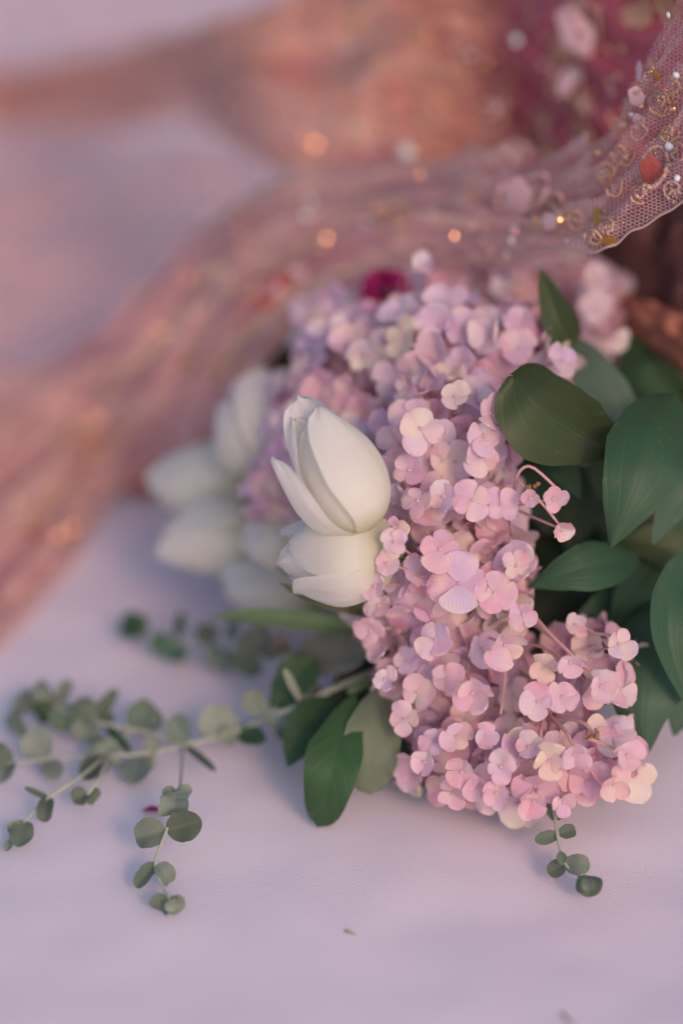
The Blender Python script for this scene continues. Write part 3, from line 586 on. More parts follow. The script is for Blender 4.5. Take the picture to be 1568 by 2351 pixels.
branch(b3, [(800, 1590, 1.17), (900, 1540, 1.18), (1060, 1480, 1.20), (1300, 1420, 1.25)], [
    ([(815, 1590, 1.15), (780, 1690, 1.13), (755, 1790, 1.12), (728, 1900, 0.003)], 66, 'blunt', (0.028, 0.095, 0.036), 0.15, 0.1, 0.0, (-0.1, 0.3)),
    ([(880, 1570, 1.15), (862, 1650, 1.135), (852, 1740, 1.13), (850, 1825, 1.135)], 68, 'blunt', GG, 0.05, 0.1, 0.0, (0.1, 0.2)),
    ([(720, 1510, 1.18), (670, 1570, 1.175), (620, 1660, 1.175)], 48, 'ovate', DG, 0.2, 0.0, 0.0, (-0.2, 0.3)),
    ([(760, 1600, 1.17), (700, 1680, 1.155), (660, 1760, 1.15)], 52, 'ovate', DG, 0.2, 0.0, 0.0, (-0.2, 0.3)),
    ([(900, 1690, 1.155), (930, 1750, 1.15), (1000, 1805, 1.145)], 50, 'ovate', DG, 0.1, 0.0, 0.0, (0.0, 0.3)),
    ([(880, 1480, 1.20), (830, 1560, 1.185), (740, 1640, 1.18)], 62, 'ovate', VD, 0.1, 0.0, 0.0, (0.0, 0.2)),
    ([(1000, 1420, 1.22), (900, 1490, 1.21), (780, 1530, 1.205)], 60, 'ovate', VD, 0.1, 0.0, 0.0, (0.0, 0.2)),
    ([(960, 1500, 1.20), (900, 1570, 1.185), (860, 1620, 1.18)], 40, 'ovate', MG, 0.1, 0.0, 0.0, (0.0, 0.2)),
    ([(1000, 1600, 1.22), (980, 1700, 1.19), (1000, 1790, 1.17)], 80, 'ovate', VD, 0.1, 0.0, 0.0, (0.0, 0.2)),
    ([(1200, 1600, 1.22), (1180, 1700, 1.19), (1180, 1790, 1.165)], 90, 'ovate', VD, 0.1, 0.0, 0.0, (0.0, 0.2))], 'leaf_pin')

# ------------------------------------------------------------------ eucalyptus sprigs
EG = (0.20, 0.245, 0.205); ED = (0.115, 0.155, 0.120); EL = (0.31, 0.35, 0.30); EB = (0.20, 0.26, 0.25)
def sprig(name_label, origin, stems, leaves):
    def Q(p): return G(p[0], p[1], p[2] * (0.55 if p[1] < 1770 and p[0] < 560 else 1.0))
    root = thing('eucalyptus_sprig', Q(origin), name_label, 'eucalyptus', 'eucalyptus sprigs on the cloth')
    mb = MB()
    for pts, r0, r1 in stems: mb.add(*tube([Q(q) for q in pts], r0, r1, 6, 3 * len(pts) + 4))
    mb.build('stem', M['twig'], root)
    for (bx, by, tx, ty, hwp, zb, zt, c, lean) in leaves:
        a, b = Q((bx, by, zb)), Q((tx, ty, zt)); mb = MB()
        n = (Vector((0, 0, 1)) * U(0.1, 0.5) + TOCAM + RT * (lean + U(-0.2, 0.2))).normalized()
        m = a.lerp(b, 0.5) + n * U(-0.0015, 0.0025)
        d = (a - CAM).dot(FW)
        mb.add(*blade([a, m, b], px2m(hwp * 1.08, d), n, 'round', 8, 12, U(0.1, 0.75), U(0.05, 0.2), 0, 0, U(0, 9), True)); q_ = U(0.8, 1.2); mb.build('leaf', M['euca'], root, tuple(x_ * q_ for x_ in c))
    return root
sprig('main eucalyptus sprig with a long straight stem and a twig hanging towards the bare cloth', (700, 1610, 0.02),
    [([(880, 1530, 0.045), (780, 1575, 0.040), (660, 1630, 0.034), (540, 1678, 0.028), (420, 1712, 0.024), (330, 1730, 0.022), (240, 1735, 0.02), (110, 1742, 0.018), (-30, 1760, 0.016)], 0.0016, 0.0007),
     ([(418, 1715, 0.024), (415, 1790, 0.026), (402, 1850, 0.026), (380, 1910, 0.022), (355, 1985, 0.014), (372, 2035, 0.010), (390, 2068, 0.009)], 0.0009, 0.0006),
     ([(248, 1735, 0.02), (225, 1790, 0.018), (200, 1825, 0.014)], 0.0011, 0.0008),
     ([(240, 1737, 0.02), (180, 1785, 0.018), (110, 1832, 0.014), (70, 1870, 0.011), (40, 1905, 0.008)], 0.0010, 0.0006),
    ],
    [(380, 1905, 310, 1925, 32, 0.022, 0.018, EG, -0.2), (382, 1905, 463, 1885, 34, 0.022, 0.026, ED, 0.3), (405, 1850, 402, 1818, 30, 0.026, 0.03, EG, 0), (395, 1870, 400, 1838, 32, 0.024, 0.03, EG, 0),
     (405, 1822, 440, 1812, 14, 0.026, 0.028, EG, 0), (404, 1822, 372, 1815, 14, 0.026, 0.028, EG, 0),
     (358, 1982, 312, 2038, 18, 0.014, 0.006, ED, -0.6), (360, 1985, 388, 2028, 20, 0.014, 0.006, EG, 0.6), (388, 2062, 372, 2092, 26, 0.009, 0.004, ED, -0.3), (388, 2062, 412, 2095, 24, 0.009, 0.004, EG, 0.3), (388, 2068, 398, 2092, 15, 0.012, 0.009, EL, 0),
     (200, 1822, 165, 1838, 22, 0.014, 0.012, ED, -0.2), (200, 1822, 220, 1838, 20, 0.014, 0.012, ED, 0.2), (110, 1832, 100, 1888, 18, 0.014, 0.008, ED, 0.0), (110, 1832, 55, 1808, 7, 0.014, 0.018, ED, 0.0),
     (55, 1885, 40, 1945, 26, 0.010, 0.005, ED, 0), (50, 1895, 15, 1905, 14, 0.009, 0.008, EG, 0), (25, 1930, 12, 1955, 9, 0.006, 0.005, EG, 0),
     (610, 1632, 670, 1700, 26, 0.032, 0.020, EB, 0.4), (545, 1672, 455, 1650, 40, 0.028, 0.036, EL, -0.3), (540, 1680, 510, 1705, 20, 0.028, 0.022, EL, 0), (600, 1640, 570, 1585, 26, 0.032, 0.045, EG, -0.2), (545, 1680, 610, 1700, 22, 0.028, 0.020, DG, 0.2),
     (430, 1705, 395, 1645, 28, 0.024, 0.038, EG, -0.5), (425, 1712, 495, 1770, 9, 0.024, 0.014, ED, 0.0), (335, 1728, 355, 1690, 17, 0.022, 0.034, EL, 0.6), (335, 1735, 350, 1765, 12, 0.022, 0.012, EL, 0.6), (325, 1735, 305, 1800, 32, 0.020, 0.006, EB, 0.0), (335, 1645, 355, 1665, 18, 0.030, 0.028, EG, 0.0),
     (240, 1735, 205, 1715, 22, 0.02, 0.026, EG, 0), (240, 1737, 190, 1790, 26, 0.02, 0.012, ED, 0), (245, 1737, 285, 1765, 8, 0.02, 0.012, EG, 0), (245, 1732, 260, 1695, 18, 0.02, 0.03, EG, 0), (110, 1742, 60, 1680, 38, 0.018, 0.03, EL, -0.3), (112, 1745, 125, 1790, 24, 0.018, 0.008, EL, 0.3),
     (20, 1755, -20, 1715, 26, 0.016, 0.03, ED, 0), (20, 1755, 0, 1800, 26, 0.016, 0.008, EG, 0), (680, 1618, 740, 1590, 36, 0.036, 0.03, (0.15, 0.17, 0.16), 0.2), (690, 1610, 652, 1535, 9, 0.04, 0.06, EL, 0), (690, 1600, 760, 1625, 12, 0.04, 0.035, EG, 0)])
sprig('eucalyptus sprig of blurred dark leaves lying over the main sprig', (200, 1650, 0.02),
    [([(430, 1712, 0.022), (330, 1680, 0.024), (210, 1655, 0.028), (120, 1620, 0.028), (60, 1580, 0.03)], 0.0012, 0.0008)],
    [(300, 1672, 362, 1630, 40, 0.024, 0.034, (0.13, 0.19, 0.15), 0.1), (285, 1670, 300, 1690, 16, 0.024, 0.02, EL, 0), (210, 1655, 268, 1582, 16, 0.028, 0.045, ED, 0.3), (215, 1655, 170, 1610, 26, 0.028, 0.042, ED, 0), (210, 1658, 250, 1630, 30, 0.028, 0.03, ED, 0), (200, 1655, 190, 1700, 30, 0.028, 0.014, EG, 0), (125, 1620, 160, 1560, 17, 0.028, 0.045, EG, 0), (120, 1620, 85, 1565, 20, 0.028, 0.045, EG, 0),
     (125, 1625, 85, 1650, 26, 0.028, 0.02, DG, 0), (130, 1625, 150, 1680, 30, 0.028, 0.014, (0.14, 0.21, 0.16), 0), (65, 1585, 30, 1660, 16, 0.03, 0.02, EG, 0), (60, 1600, 70, 1640, 18, 0.03, 0.02, EG, 0), (60, 1690, 20, 1640, 18, 0.02, 0.026, EG, 0), (240, 1665, 300, 1730, 10, 0.024, 0.02, DG, 0), (215, 1690, 245, 1745, 18, 0.02, 0.01, ED, 0)])
sprig('far eucalyptus sprig of round leaves under the long tulip leaf', (560, 1490, 0.02),
    [([(820, 1520, 0.05), (640, 1505, 0.04), (520, 1490, 0.034), (400, 1470, 0.028), (300, 1440, 0.022)], 0.0014, 0.0008)],
    [(340, 1445, 278, 1436, 28, 0.024, 0.024, DG, 0), (400, 1465, 375, 1510, 44, 0.03, 0.014, (0.06, 0.14, 0.10), 0), (405, 1465, 418, 1405, 12, 0.03, 0.05, DG, 0), (470, 1480, 478, 1430, 26, 0.034, 0.05, ED, 0), (520, 1488, 500, 1540, 32, 0.034, 0.016, EG, 0), (590, 1500, 600, 1430, 44, 0.036, 0.06, (0.11, 0.14, 0.13), 0), (580, 1500, 560, 1550, 34, 0.036, 0.018, ED, 0),
     (530, 1470, 535, 1425, 16, 0.04, 0.055, EB, 0), (690, 1505, 845, 1500, 46, 0.045, 0.06, (0.16, 0.16, 0.15), 0), (655, 1500, 700, 1550, 30, 0.04, 0.03, EB, 0), (640, 1500, 640, 1450, 24, 0.04, 0.055, (0.20, 0.18, 0.20), 0)])
sprig('small eucalyptus tip poking out from under the loose hydrangea', (1285, 1950, 0.01),
    [([(1215, 1760, 0.03), (1262, 1840, 0.024), (1275, 1880, 0.022), (1283, 1930, 0.018), (1300, 1985, 0.012), (1350, 2025, 0.010)], 0.0011, 0.0007)],
    [(1272, 1835, 1275, 1885, 26, 0.024, 0.02, EG, 0), (1283, 1915, 1228, 1930, 15, 0.019, 0.018, ED, 0), (1283, 1915, 1322, 1905, 16, 0.019, 0.019, ED, 0), (1297, 1983, 1258, 2005, 20, 0.012, 0.008, ED, -0.4), (1297, 1985, 1285, 1955, 12, 0.012, 0.018, ED, 0), (1298, 1985, 1355, 1985, 22, 0.012, 0.014, EG, 0.1), (1348, 2012, 1352, 2060, 28, 0.012, 0.006, ED, 0), (1350, 2010, 1330, 2050, 14, 0.011, 0.008, EG, -0.4), (1352, 2012, 1378, 2045, 10, 0.012, 0.008, ED, 0.3), (1350, 2018, 1352, 2046, 16, 0.016, 0.013, EG, 0)])
gs = thing('dried_bud_sprig', P(650, 1310, 1.16), 'tiny grey sprig of dry buds below the half open tulip', 'sprig'); mb = MB()
mb.add(*tube([P(720, 1340, 1.15), P(680, 1325, 1.15), P(640, 1305, 1.155)], 0.0007, 0.0005, 5, 6)); mb.build('stem', M['twig'], gs)
for k in range(9):
    mb = MB(); mb.add(*ball(P(655 + U(-25, 25), 1312 + U(-16, 16), 1.152 + U(-.004, .004)), px2m(U(4, 8)), px2m(U(6, 11)), px2m(U(4, 7)), frame_of(Vector((U(-1, 1), U(-1, 1), U(-1, 1)))), 6, 4)); mb.build('bud', M['dry_grey'] if 'dry_grey' in M else M['twig'], gs)

# ------------------------------------------------------------------ fabrics
def layer(stations, k, ns, nt, bulge, folds, seed, mat, root, name='net_layer'):
    r = random.Random(seed); st = []
    for lo, hi in stations:
        st.append(((lo[0] + r.uniform(-1, 1) * k, lo[1] + r.uniform(-1, 1.2) * k, lo[2] * (1.012 if lo[2] > 0.6 else 1.0)), (hi[0] + r.uniform(-1, 1) * k, hi[1] + r.uniform(-1.4, 1) * k, hi[2] * (1.012 if hi[2] > 0.6 else 1.0))))
    v, f, uv = drape(st, ns, nt, bulge, folds, seed)
    mb = MB(); mb.add(v, f, uv); mb.build(name, M[mat], root)
def drape(stations, ns, nt, bulge, folds, seed, floor=0.003, dirn=Vector((0, -0.5, 0.86))):
    lo = spline([Q(s[0]) for s in stations], ns); hi = spline([Q(s[1]) for s in stations], ns); v = []; uv = []; f = []
    for i in range(ns + 1):
        s = i / ns
        for j in range(nt + 1):
            t = j / nt; p = lo[i].lerp(hi[i], t)
            e = math.sin(math.pi * t) ** 0.7
            d = bulge(s) * math.sin(math.pi * t)
            for (amp, k, drift, ph) in folds:
                sn = math.sin(2 * math.pi * (k * t + drift * s) + ph + 2.2 * noise.noise(Vector((s * 3.5, t * 1.6, seed + k))))
                d += amp * (0.35 + 0.65 * e) * (1.6 - 2.4 * abs(sn) ** 0.8) * (0.5 + 1.0 * abs(noise.noise(Vector((s * 4, t * 3, seed + 2 * k)))))
            d += 0.012 * noise.noise(Vector((s * 7, t * 5, seed))) + 0.004 * noise.noise(Vector((s * 26, t * 17, seed + 3)))
            p = p + dirn * d
            if p.z < floor: p.z = floor + 0.002 * (1 + noise.noise(Vector((s * 9, t * 9, seed))))
            v.append(p); uv.append((s, t))
    for i in range(ns):
        for j in range(nt): o = i * (nt + 1) + j; f.append((o, o + 1, o + nt + 2, o + nt + 1))
    return v, f, uv

# burgundy skirt behind everything at the upper right
sk = thing('skirt', G(1450, 700, 0), 'dark burgundy silk skirt with pink appliques behind the flowers', 'skirt')
v, f, uv = drape([((1960, 1050, 1.16), (1960, -500, 1.04)), ((1750, 980, 1.24), (1750, -450, 1.10)), ((1560, 920, 1.30), (1560, -420, 1.15)), ((1400, 850, 1.35), (1380, -400, 1.19)), ((1200, 700, 1.40), (1180, -400, 1.28)), ((1020, 560, 1.46), (1000, -380, 1.42)), ((880, 480, 1.52), (860, -330, 1.52))],
    70, 70, lambda s: 0.015, [(0.014, 2.2, 0.8, 0.4), (0.007, 5.0, -1.2, 1.0)], 4, dirn=Vector((-0.2, -0.8, 0.5)))
mb = MB(); mb.add(v, f, uv); cl = mb.build('silk_cloth', M['silk'], sk); BV_S = BVHTree.FromPolygons(v, f)
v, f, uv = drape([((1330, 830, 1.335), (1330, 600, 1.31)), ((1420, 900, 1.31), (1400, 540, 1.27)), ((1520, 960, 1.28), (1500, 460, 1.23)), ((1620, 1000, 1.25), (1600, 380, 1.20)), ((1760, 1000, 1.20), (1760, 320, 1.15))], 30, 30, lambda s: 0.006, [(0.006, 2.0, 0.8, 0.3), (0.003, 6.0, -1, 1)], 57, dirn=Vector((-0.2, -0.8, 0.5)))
mb = MB(); mb.add(v, f, uv); mb.build('skirt_shade_panel', M['skirt_shade'], sk)  # added dark sheet, stands in for shade on the lower skirt
v, f, uv = drape([((1420, 760, 1.26), (1400, 660, 1.27)), ((1500, 810, 1.235), (1490, 690, 1.235)), ((1580, 850, 1.21), (1570, 720, 1.21)), ((1700, 900, 1.18), (1700, 760, 1.17))], 24, 12, lambda s: 0.012, [(0.003, 1.5, 0.5, 0)], 51, dirn=Vector((-0.2, -0.8, 0.5)))
mb = MB(); mb.add(v, f, uv); mb.build('turned_up_fold', M['brown_satin'], sk)
# orange net drape: upper fold towards the far left
dr = thing('orange_net_drape', G(600, 300, 0), 'blurred orange net drape with a long fold running away over the cloth', 'drape')
DFOLD = [(0.012, 1.6, 1.2, 0.3), (0.006, 4.2, -1.5, 2.0), (0.003, 9.0, 1.5, 1.0)]
DST = [((1200, 470, 1.34), (1190, -160, 1.30)), ((1060, 455, 1.34), (1030, -150, 1.34)), ((900, 440, 1.35), (880, -110, 1.39)), ((740, 420, 1.38), (700, -30, 1.45)), ((590, 350, 1.44), (500, 60, 1.52)), ((400, 275, 0.11), (290, 120, 0.15)), ((150, 285, 0.04), (90, 175, 0.09)), ((-80, 305, 0.006), (-100, 185, 0.05)), ((-300, 320, 0.004), (-300, 200, 0.03))]
v, f, uv = drape(DST, 100, 60, lambda s: 0.02, DFOLD, 11)
layer(DST, 45, 90, 50, lambda s: 0.01, DFOLD, 71, 'drape2', dr)
FST = [((950, 0, 0.10), (950, -260, 0.06)), ((700, 40, 0.08), (700, -260, 0.04)), ((480, 105, 0.05), (460, -250, 0.03)), ((240, 165, 0.04), (240, -230, 0.02)), ((0, 215, 0.03), (0, -200, 0.02)), ((-260, 220, 0.02), (-260, -200, 0.01))]
layer(FST, 20, 50, 40, lambda s: 0.01, DFOLD, 97, 'far_net', dr, 'far_net')
mb = MB(); mb.add(v, f, uv); mb.build('net_cloth', M['drape'], dr); BV_D = BVHTree.FromPolygons(v, f)
# the embroidered veil: from the raised edge at the right down onto the cloth
ve = thing('veil', G(900, 700, 0), 'sheer gold embroidered veil sweeping from the raised hem down across the cloth', 'veil')
VST = [((1760, 330, 1.04), (1700, -220, 1.06)), ((1640, 400, 1.06), (1600, -60, 1.08)), ((1568, 455, 1.08), (1500, 110, 1.13)), ((1450, 525, 1.105), (1440, 225, 1.155)), ((1350, 585, 1.13), (1370, 330, 1.18)), ((1150, 600, 1.20), (1180, 430, 1.24)), ((930, 630, 1.255), (900, 410, 1.33)),
       ((720, 725, 1.30), (570, 470, 1.42)), ((590, 850, 1.32), (420, 590, 1.48)), ((470, 1000, 0.06), (260, 740, 0.09)), ((275, 1118, 0.010), (110, 850, 0.05)), ((120, 1320, 0.004), (-60, 900, 0.03)), ((-60, 1520, 0.004), (-260, 1000, 0.02))]
VFOLD = [(0.015, 2.3, 0.7, 0.0), (0.008, 5.3, -1.3, 1.3), (0.003, 11.0, 1.6, 0.5)]
VB = lambda s: 0.004 + 0.016 * max(0, min(1, (s - 0.35) / 0.3))
layer(VST[4:], 30, 140, 44, lambda s: 0.006, VFOLD, 83, 'net2', ve); layer(VST[5:], 60, 140, 44, lambda s: 0.022, VFOLD, 89, 'net2', ve)
v, f, uv = drape(VST, 170, 44, VB, VFOLD, 23)
NT1 = 45
def split_band(i0, i1):
    mb = MB(); mb.add(v[i0 * NT1:(i1 + 1) * NT1], [tuple(q - i0 * NT1 for q in fc) for fc in f if i0 * NT1 <= min(fc) and max(fc) < (i1 + 1) * NT1], uv[i0 * NT1:(i1 + 1) * NT1]); return mb
split_band(0, 170).build('net_cloth', M['net'], ve)
BV_V = BVHTree.FromPolygons(v, f); VV = v
def hit(px, py, trees=None):
    best = None
    for tr in (trees or (BV_V,)):
        loc, n, i, d = tr.ray_cast(CAM, ray(px, py).normalized())
        if loc is not None and (best is None or d < best[2]):
            if n.dot(ray(px, py)) > 0: n = -n
            best = (loc, n, d)
    return best
# hem cord of the veil, and the net itself as woven threads where it can be seen
hem = [VV[i * NT1] + Vector((0, -0.0005, 0)) for i in range(0, 171)]
mb = MB(); mb.add(*tube(hem, 0.0005, 0.0012, 5)); mb.build('hem_cord', M['thread'], ve)
mb = MB(); pitch = 11.5
for row in range(0, 62):
    for c2 in range(0, 34):
        cx = 1335 + c2 * pitch * 0.866 * 1.0; cy = 40 + row * pitch * 0.78 * 1.0 + (pitch * 0.39 if c2 % 2 else 0)
        cx += 7 * noise.noise(Vector((cx / 60, cy / 60, 1.0))); cy += 7 * noise.noise(Vector((cx / 60, cy / 60, 8.0)))
        hx = [(cx + pitch * 0.5 * math.cos(a), cy + pitch * 0.5 * 0.9 * math.sin(a)) for a in (0, math.pi / 3, 2 * math.pi / 3, math.pi)]
        hs = [hit(*q) for q in hx]
        for a, b in zip(hs, hs[1:]):
            if a and b and (a[0] - b[0]).length < 0.006: mb.add(*tube([a[0] + a[1] * 0.0004, b[0] + b[1] * 0.0004], 0.00016, 0.00016, 3))
o = mb.build('net_threads', M['applique'], ve); o['kind'] = 'stuff'

def scroll(tree, root, pts, r, mat, bead=True, name='scroll'):
    hs = [hit(*q, trees=(tree,)) for q in pts]; hs = [h for h in hs if h]
    if len(hs) < 3: return
    pp = spline([h[0] + h[1] * 0.0012 for h in hs], len(hs) * 3); mb = MB(); mb.add(*tube(pp, r * 0.7, r * 0.7, 5))
    if bead:
        for i, p in enumerate(pp): mb.add(*ball(p + hs[0][1] * r * 0.6, r * U(0.7, 1.5), seg=5, rings=4))
    mb.build(name, M[mat], root)
def curl_pts(cx, cy, r, turns, a0, sx=1.0, n=14):
    j = r * 0.09
    return [(cx + U(-j, j) + sx * r * (1 - 0.75 * i / n) * math.cos(a0 + turns * 6.283 * i / n), cy + U(-j, j) + r * (1 - 0.75 * i / n) * math.sin(a0 + turns * 6.283 * i / n)) for i in range(n + 1)]
def dome(tree, root, px, py, rx, ry, ang, mat, name, h=0.3, off=0.0, seg=14, normal=None):
    off += 0.0018
    q = hit(px, py, trees=(tree,))
    if not q: return None
    loc, n, d = q; n = normal or n; dep = (loc - CAM).dot(FW)
    x, y, z = frame_of(n, UP); x, y = x * math.cos(ang) + y * math.sin(ang), y * math.cos(ang) - x * math.sin(ang)
    a, b = px2m(rx, dep), px2m(ry, dep); mb = MB()
    vv = [loc + z * (off + h * min(a, b))]; ff = []
    for k, (rr, hh) in enumerate(((0.5, 0.9), (0.85, 0.6), (1.0, 0.0))):
        for i in range(seg):
            an = 6.283 * i / seg; w = 1 + (0.09 if name == 'applique' else 0.03) * math.sin(an * 5 + px) + 0.05 * noise.noise(Vector((an * 3, px, py)))
            vv.append(loc + x * a * rr * w * math.cos(an) + y * b * rr * w * math.sin(an) + z * (off + hh * h * min(a, b)))
    for i in range(seg):
        i2 = (i + 1) % seg; ff.append((0, 1 + i, 1 + i2))
        for k in range(2): o = 1 + k * seg; ff.append((o + i, o + seg + i, o + seg + i2, o + i2))
    mb.add(vv, ff); return mb.build(name, M[mat], root)
def ringed(tree, root, px, py, rx, ry, ang, mat, edge):
    dome(tree, root, px, py, rx, ry, ang, mat, 'applique', 0.07, 0.004 if tree is BV_S else 0.0035, 22)
    ca, sa = math.cos(ang), math.sin(ang)
    pts = [(px + ca * rx * 1.05 * math.cos(a) + sa * ry * 1.05 * math.sin(a), py - sa * rx * 1.05 * math.cos(a) + ca * ry * 1.05 * math.sin(a)) for a in [6.283 * i / 22 for i in range(23)]]
    scroll(tree, root, pts, 0.0009, edge, True, 'applique_edge')
# sharp motifs of the veil's corner
ringed(BV_V, ve, 1508, 382, 30, 46, -0.25, 'velvet', 'thread')
dome(BV_V, ve, 1516, 166, 10, 14, 0, 'ochre', 'sequin', 0.1, 0.001)
for (x, y, r, m) in [(1506, 78, 7, 'copper'), (1548, 32, 8, 'pearl'), (1440, 175, 9, 'pearl'), (1500, 158, 4, 'copper'), (1465, 205, 6, 'thread'), (1480, 240, 7, 'copper'), (1455, 255, 6, 'pearl'), (1545, 330, 12, 'pearl'), (1555, 245, 9, 'copper'), (1562, 410, 8, 'pearl'), (1395, 300, 10, 'copper'), (1378, 345, 8, 'copper'), (1480, 420, 7, 'copper'), (1430, 280, 12, 'thread'), (1410, 420, 6, 'copper'), (1390, 390, 5, 'pearl'), (1560, 165, 9, 'pearl')]:
    dome(BV_V, ve, x, y, r, r, 0, m, 'bead', 0.7, 0.0008, 8)
for (x, y, rx, ry, a) in [(1478, 165, 16, 26, 0.3), (1465, 215, 20, 30, -0.2), (1430, 235, 16, 18, 0.2), (1470, 270, 14, 20, 0)]: dome(BV_V, ve, x, y, rx, ry, a, 'applique', 'applique', 0.08, 0.0004, 18)
for (x, y, r, tu, a0, m) in [(1430, 350, 30, 1.2, 0, 'gold'), (1400, 390, 26, 1.3, 2, 'gold'), (1470, 440, 24, 1.2, 1, 'gold'), (1410, 430, 30, 1.1, 4, 'gold'), (1395, 520, 34, 1.0, 1.5, 'gold'), (1370, 545, 22, 1.2, 3, 'gold'), (1545, 200, 40, 0.8, 2.5, 'gold'), (1520, 230, 34, 0.9, 1, 'gold'), (1560, 350, 30, 1.1, 3, 'thread'), (1540, 300, 26, 1.1, 0, 'gold'), (1465, 300, 26, 1.1, 5, 'thread'), (1450, 190, 26, 1.2, 0.4, 'thread'), (1480, 400, 20, 1.1, 0.4, 'thread'), (1330, 500, 26, 1.2, 1, 'gold'), (1280, 505, 26, 1.1, 2, 'gold'), (1550, 430, 24, 1.0, 2, 'thread')]:
    scroll(BV_V, ve, curl_pts(x, y, r, tu, a0), 0.0006, m)
for (x, y, rx, ry, m) in [(1270, 505, 34, 20, 'applique'), (1380, 500, 14, 26, 'ochre'), (1400, 545, 18, 10, 'ochre'), (1190, 525, 22, 14, 'applique')]: dome(BV_V, ve, x, y, rx, ry, 0.2, m, 'applique', 0.06, 0.0006, 18)
for (x, y, sp_, m) in [(1478, 165, 18, 'thread'), (1462, 215, 20, 'thread'), (1500, 150, 12, 'gold'), (1545, 205, 26, 'gold'), (1530, 235, 20, 'gold'), (1465, 270, 16, 'thread'), (1430, 285, 14, 'gold'), (1480, 425, 16, 'thread'), (1500, 330, 18, 'thread'), (1555, 330, 16, 'gold'), (1545, 305, 14, 'gold'), (1425, 360, 22, 'gold'), (1400, 400, 18, 'gold'), (1395, 520, 20, 'gold'), (1550, 440, 18, 'thread'), (1300, 500, 24, 'gold'), (1535, 375, 12, 'thread'), (1440, 240, 16, 'thread')]:
    mb = MB()
    for k in range(34):
        h_ = hit(x + rng.gauss(0, sp_ * 0.6), y + rng.gauss(0, sp_ * 0.7))
        if h_: mb.add(*ball(h_[0] + h_[1] * U(0.0004, 0.0022), U(0.0003, 0.00085), seg=5, rings=3))
    if mb.v: mb.build('bead_cluster', M[m], ve)
for path, wd in (([(235, 905), (300, 830), (372, 760), (440, 690), (500, 640), (580, 600), (660, 565), (760, 520), (850, 470)], 11), ([(470, 905), (520, 800), (600, 720), (690, 660), (800, 610), (900, 580), (1010, 560)], 9), ([(60, 1200), (140, 1090), (230, 1010), (330, 930), (420, 850)], 10), ([(420, 570), (500, 510), (600, 470), (720, 440)], 9)):
    hs = [hit(*q) for q in path]; hs = [h_ for h_ in hs if h_]
    if len(hs) > 3:
        mb = MB(); nn = sum((h_[1] for h_ in hs), Vector()).normalized(); mb.add(*blade([h_[0] + h_[1] * 0.006 for h_ in hs], px2m(wd, 1.35), nn, 'strap', 4, 50, 0.2, 0.3)); mb.build('border_trim', M['trim'], ve)
# soft motifs farther along
for (x, y, rx, ry, a, m) in [(1335, 62, 46, 62, 0.1, 'applique'), (1318, 195, 24, 46, -0.15, 'applique'), (1325, 20, 18, 18, 0, 'applique')]: ringed(BV_S, sk, x, y, rx, ry, a, m, 'thread')
dome(BV_S, sk, 1350, 58, 9, 9, 0, 'copper', 'sequin', 0.2, 0.006)
for k in range(10): scroll(BV_S, sk, curl_pts(1400 + U(0, 170), 5 + U(-10, 40), U(18, 34), 1.2, U(0, 6)), 0.0008, 'gold')
for k in range(14): scroll(BV_S, sk, curl_pts(1300 + U(-60, 60), 60 + k * 26 + U(-15, 15), U(16, 30), 1.2, U(0, 6)), 0.0010, 'gold')
for (x, y) in [(1480, 600), (1535, 650), (1500, 690), (1545, 580), (1470, 560), (1530, 720)]: scroll(BV_S, sk, curl_pts(x, y, 26, 1.1, U(0, 6)), 0.0009, 'thread')
for (x, y, r, m) in [(1505, 650, 9, 'pearl'), (1530, 665, 12, 'pearl'), (1200, 95, 15, 'pearl'), (1170, 230, 14, 'pearl'), (1090, 330, 12, 'thread'), (1140, 175, 10, 'thread')]: dome(BV_S, sk, x, y, r, r, 0, m, 'bead', 0.7, 0.002, 8)
ringed(BV_V, ve, 1205, 440, 60, 40, 0.5, 'applique', 'applique')
HALF = (SUN - FW).normalized()
for (x, y, r) in [(1037, 545, 4.0), (745, 550, 4.5), (1280, 508, 5), (720, 335, 4.5), (340, 236, 5.0), (784, 620, 2.5), (0, 365, 7), (8, 550, 7), (150, 590, 6), (860, 480, 2), (960, 405, 2.5), (1072, 525, 2), (425, 640, 3), (368, 765, 4), (695, 322, 3), (1176, 540, 2), (160, 1215, 4), (130, 1230, 3), (195, 945, 3), (215, 965, 2.5)]:
    q = hit(x, y, (BV_V, BV_D, BV_S))
    if q:
        hv = (SUN + (CAM - q[0]).normalized()).normalized(); tr, rt = min(((BV_V, ve), (BV_D, dr), (BV_S, sk)), key=lambda e: (lambda h: h[2] if h else 9)(hit(x, y, (e[0],))))
        dome(tr, rt, x, y, r * 0.86, r * 0.86, 0, 'copper', 'sequin', 0.08, 0.006, 10, hv)
for (x, y, r) in [(940, 345, 20), (690, 710, 14), (720, 455, 12), (850, 505, 12), (1010, 470, 10), (1190, 545, 10)]:
    h = [(hit(x, y, (t_,)), t_, r_) for t_, r_ in ((BV_V, ve), (BV_D, dr), (BV_S, sk))]; h = [e for e in h if e[0]]
    if h: e = min(h, key=lambda e: e[0][2]); dome(e[1], e[2], x, y, r, r, 0, 'pearl', 'bead', 0.8, 0.002, 8)
for (x, y, r, m) in [(650, 640, 26, 'velvet'), (610, 690, 24, 'velvet'), (690, 620, 22, 'applique'), (640, 660, 20, 'applique'), (225, 1000, 20, 'velvet'), (185, 1020, 18, 'velvet'), (160, 1210, 26, 'thread'), (90, 1240, 22, 'velvet'), (100, 1290, 20, 'applique')]: dome(BV_V, ve, x, y, r, r * 0.8, U(0, 3), m, 'applique', 0.08, 0.001, 18)
NB = 0
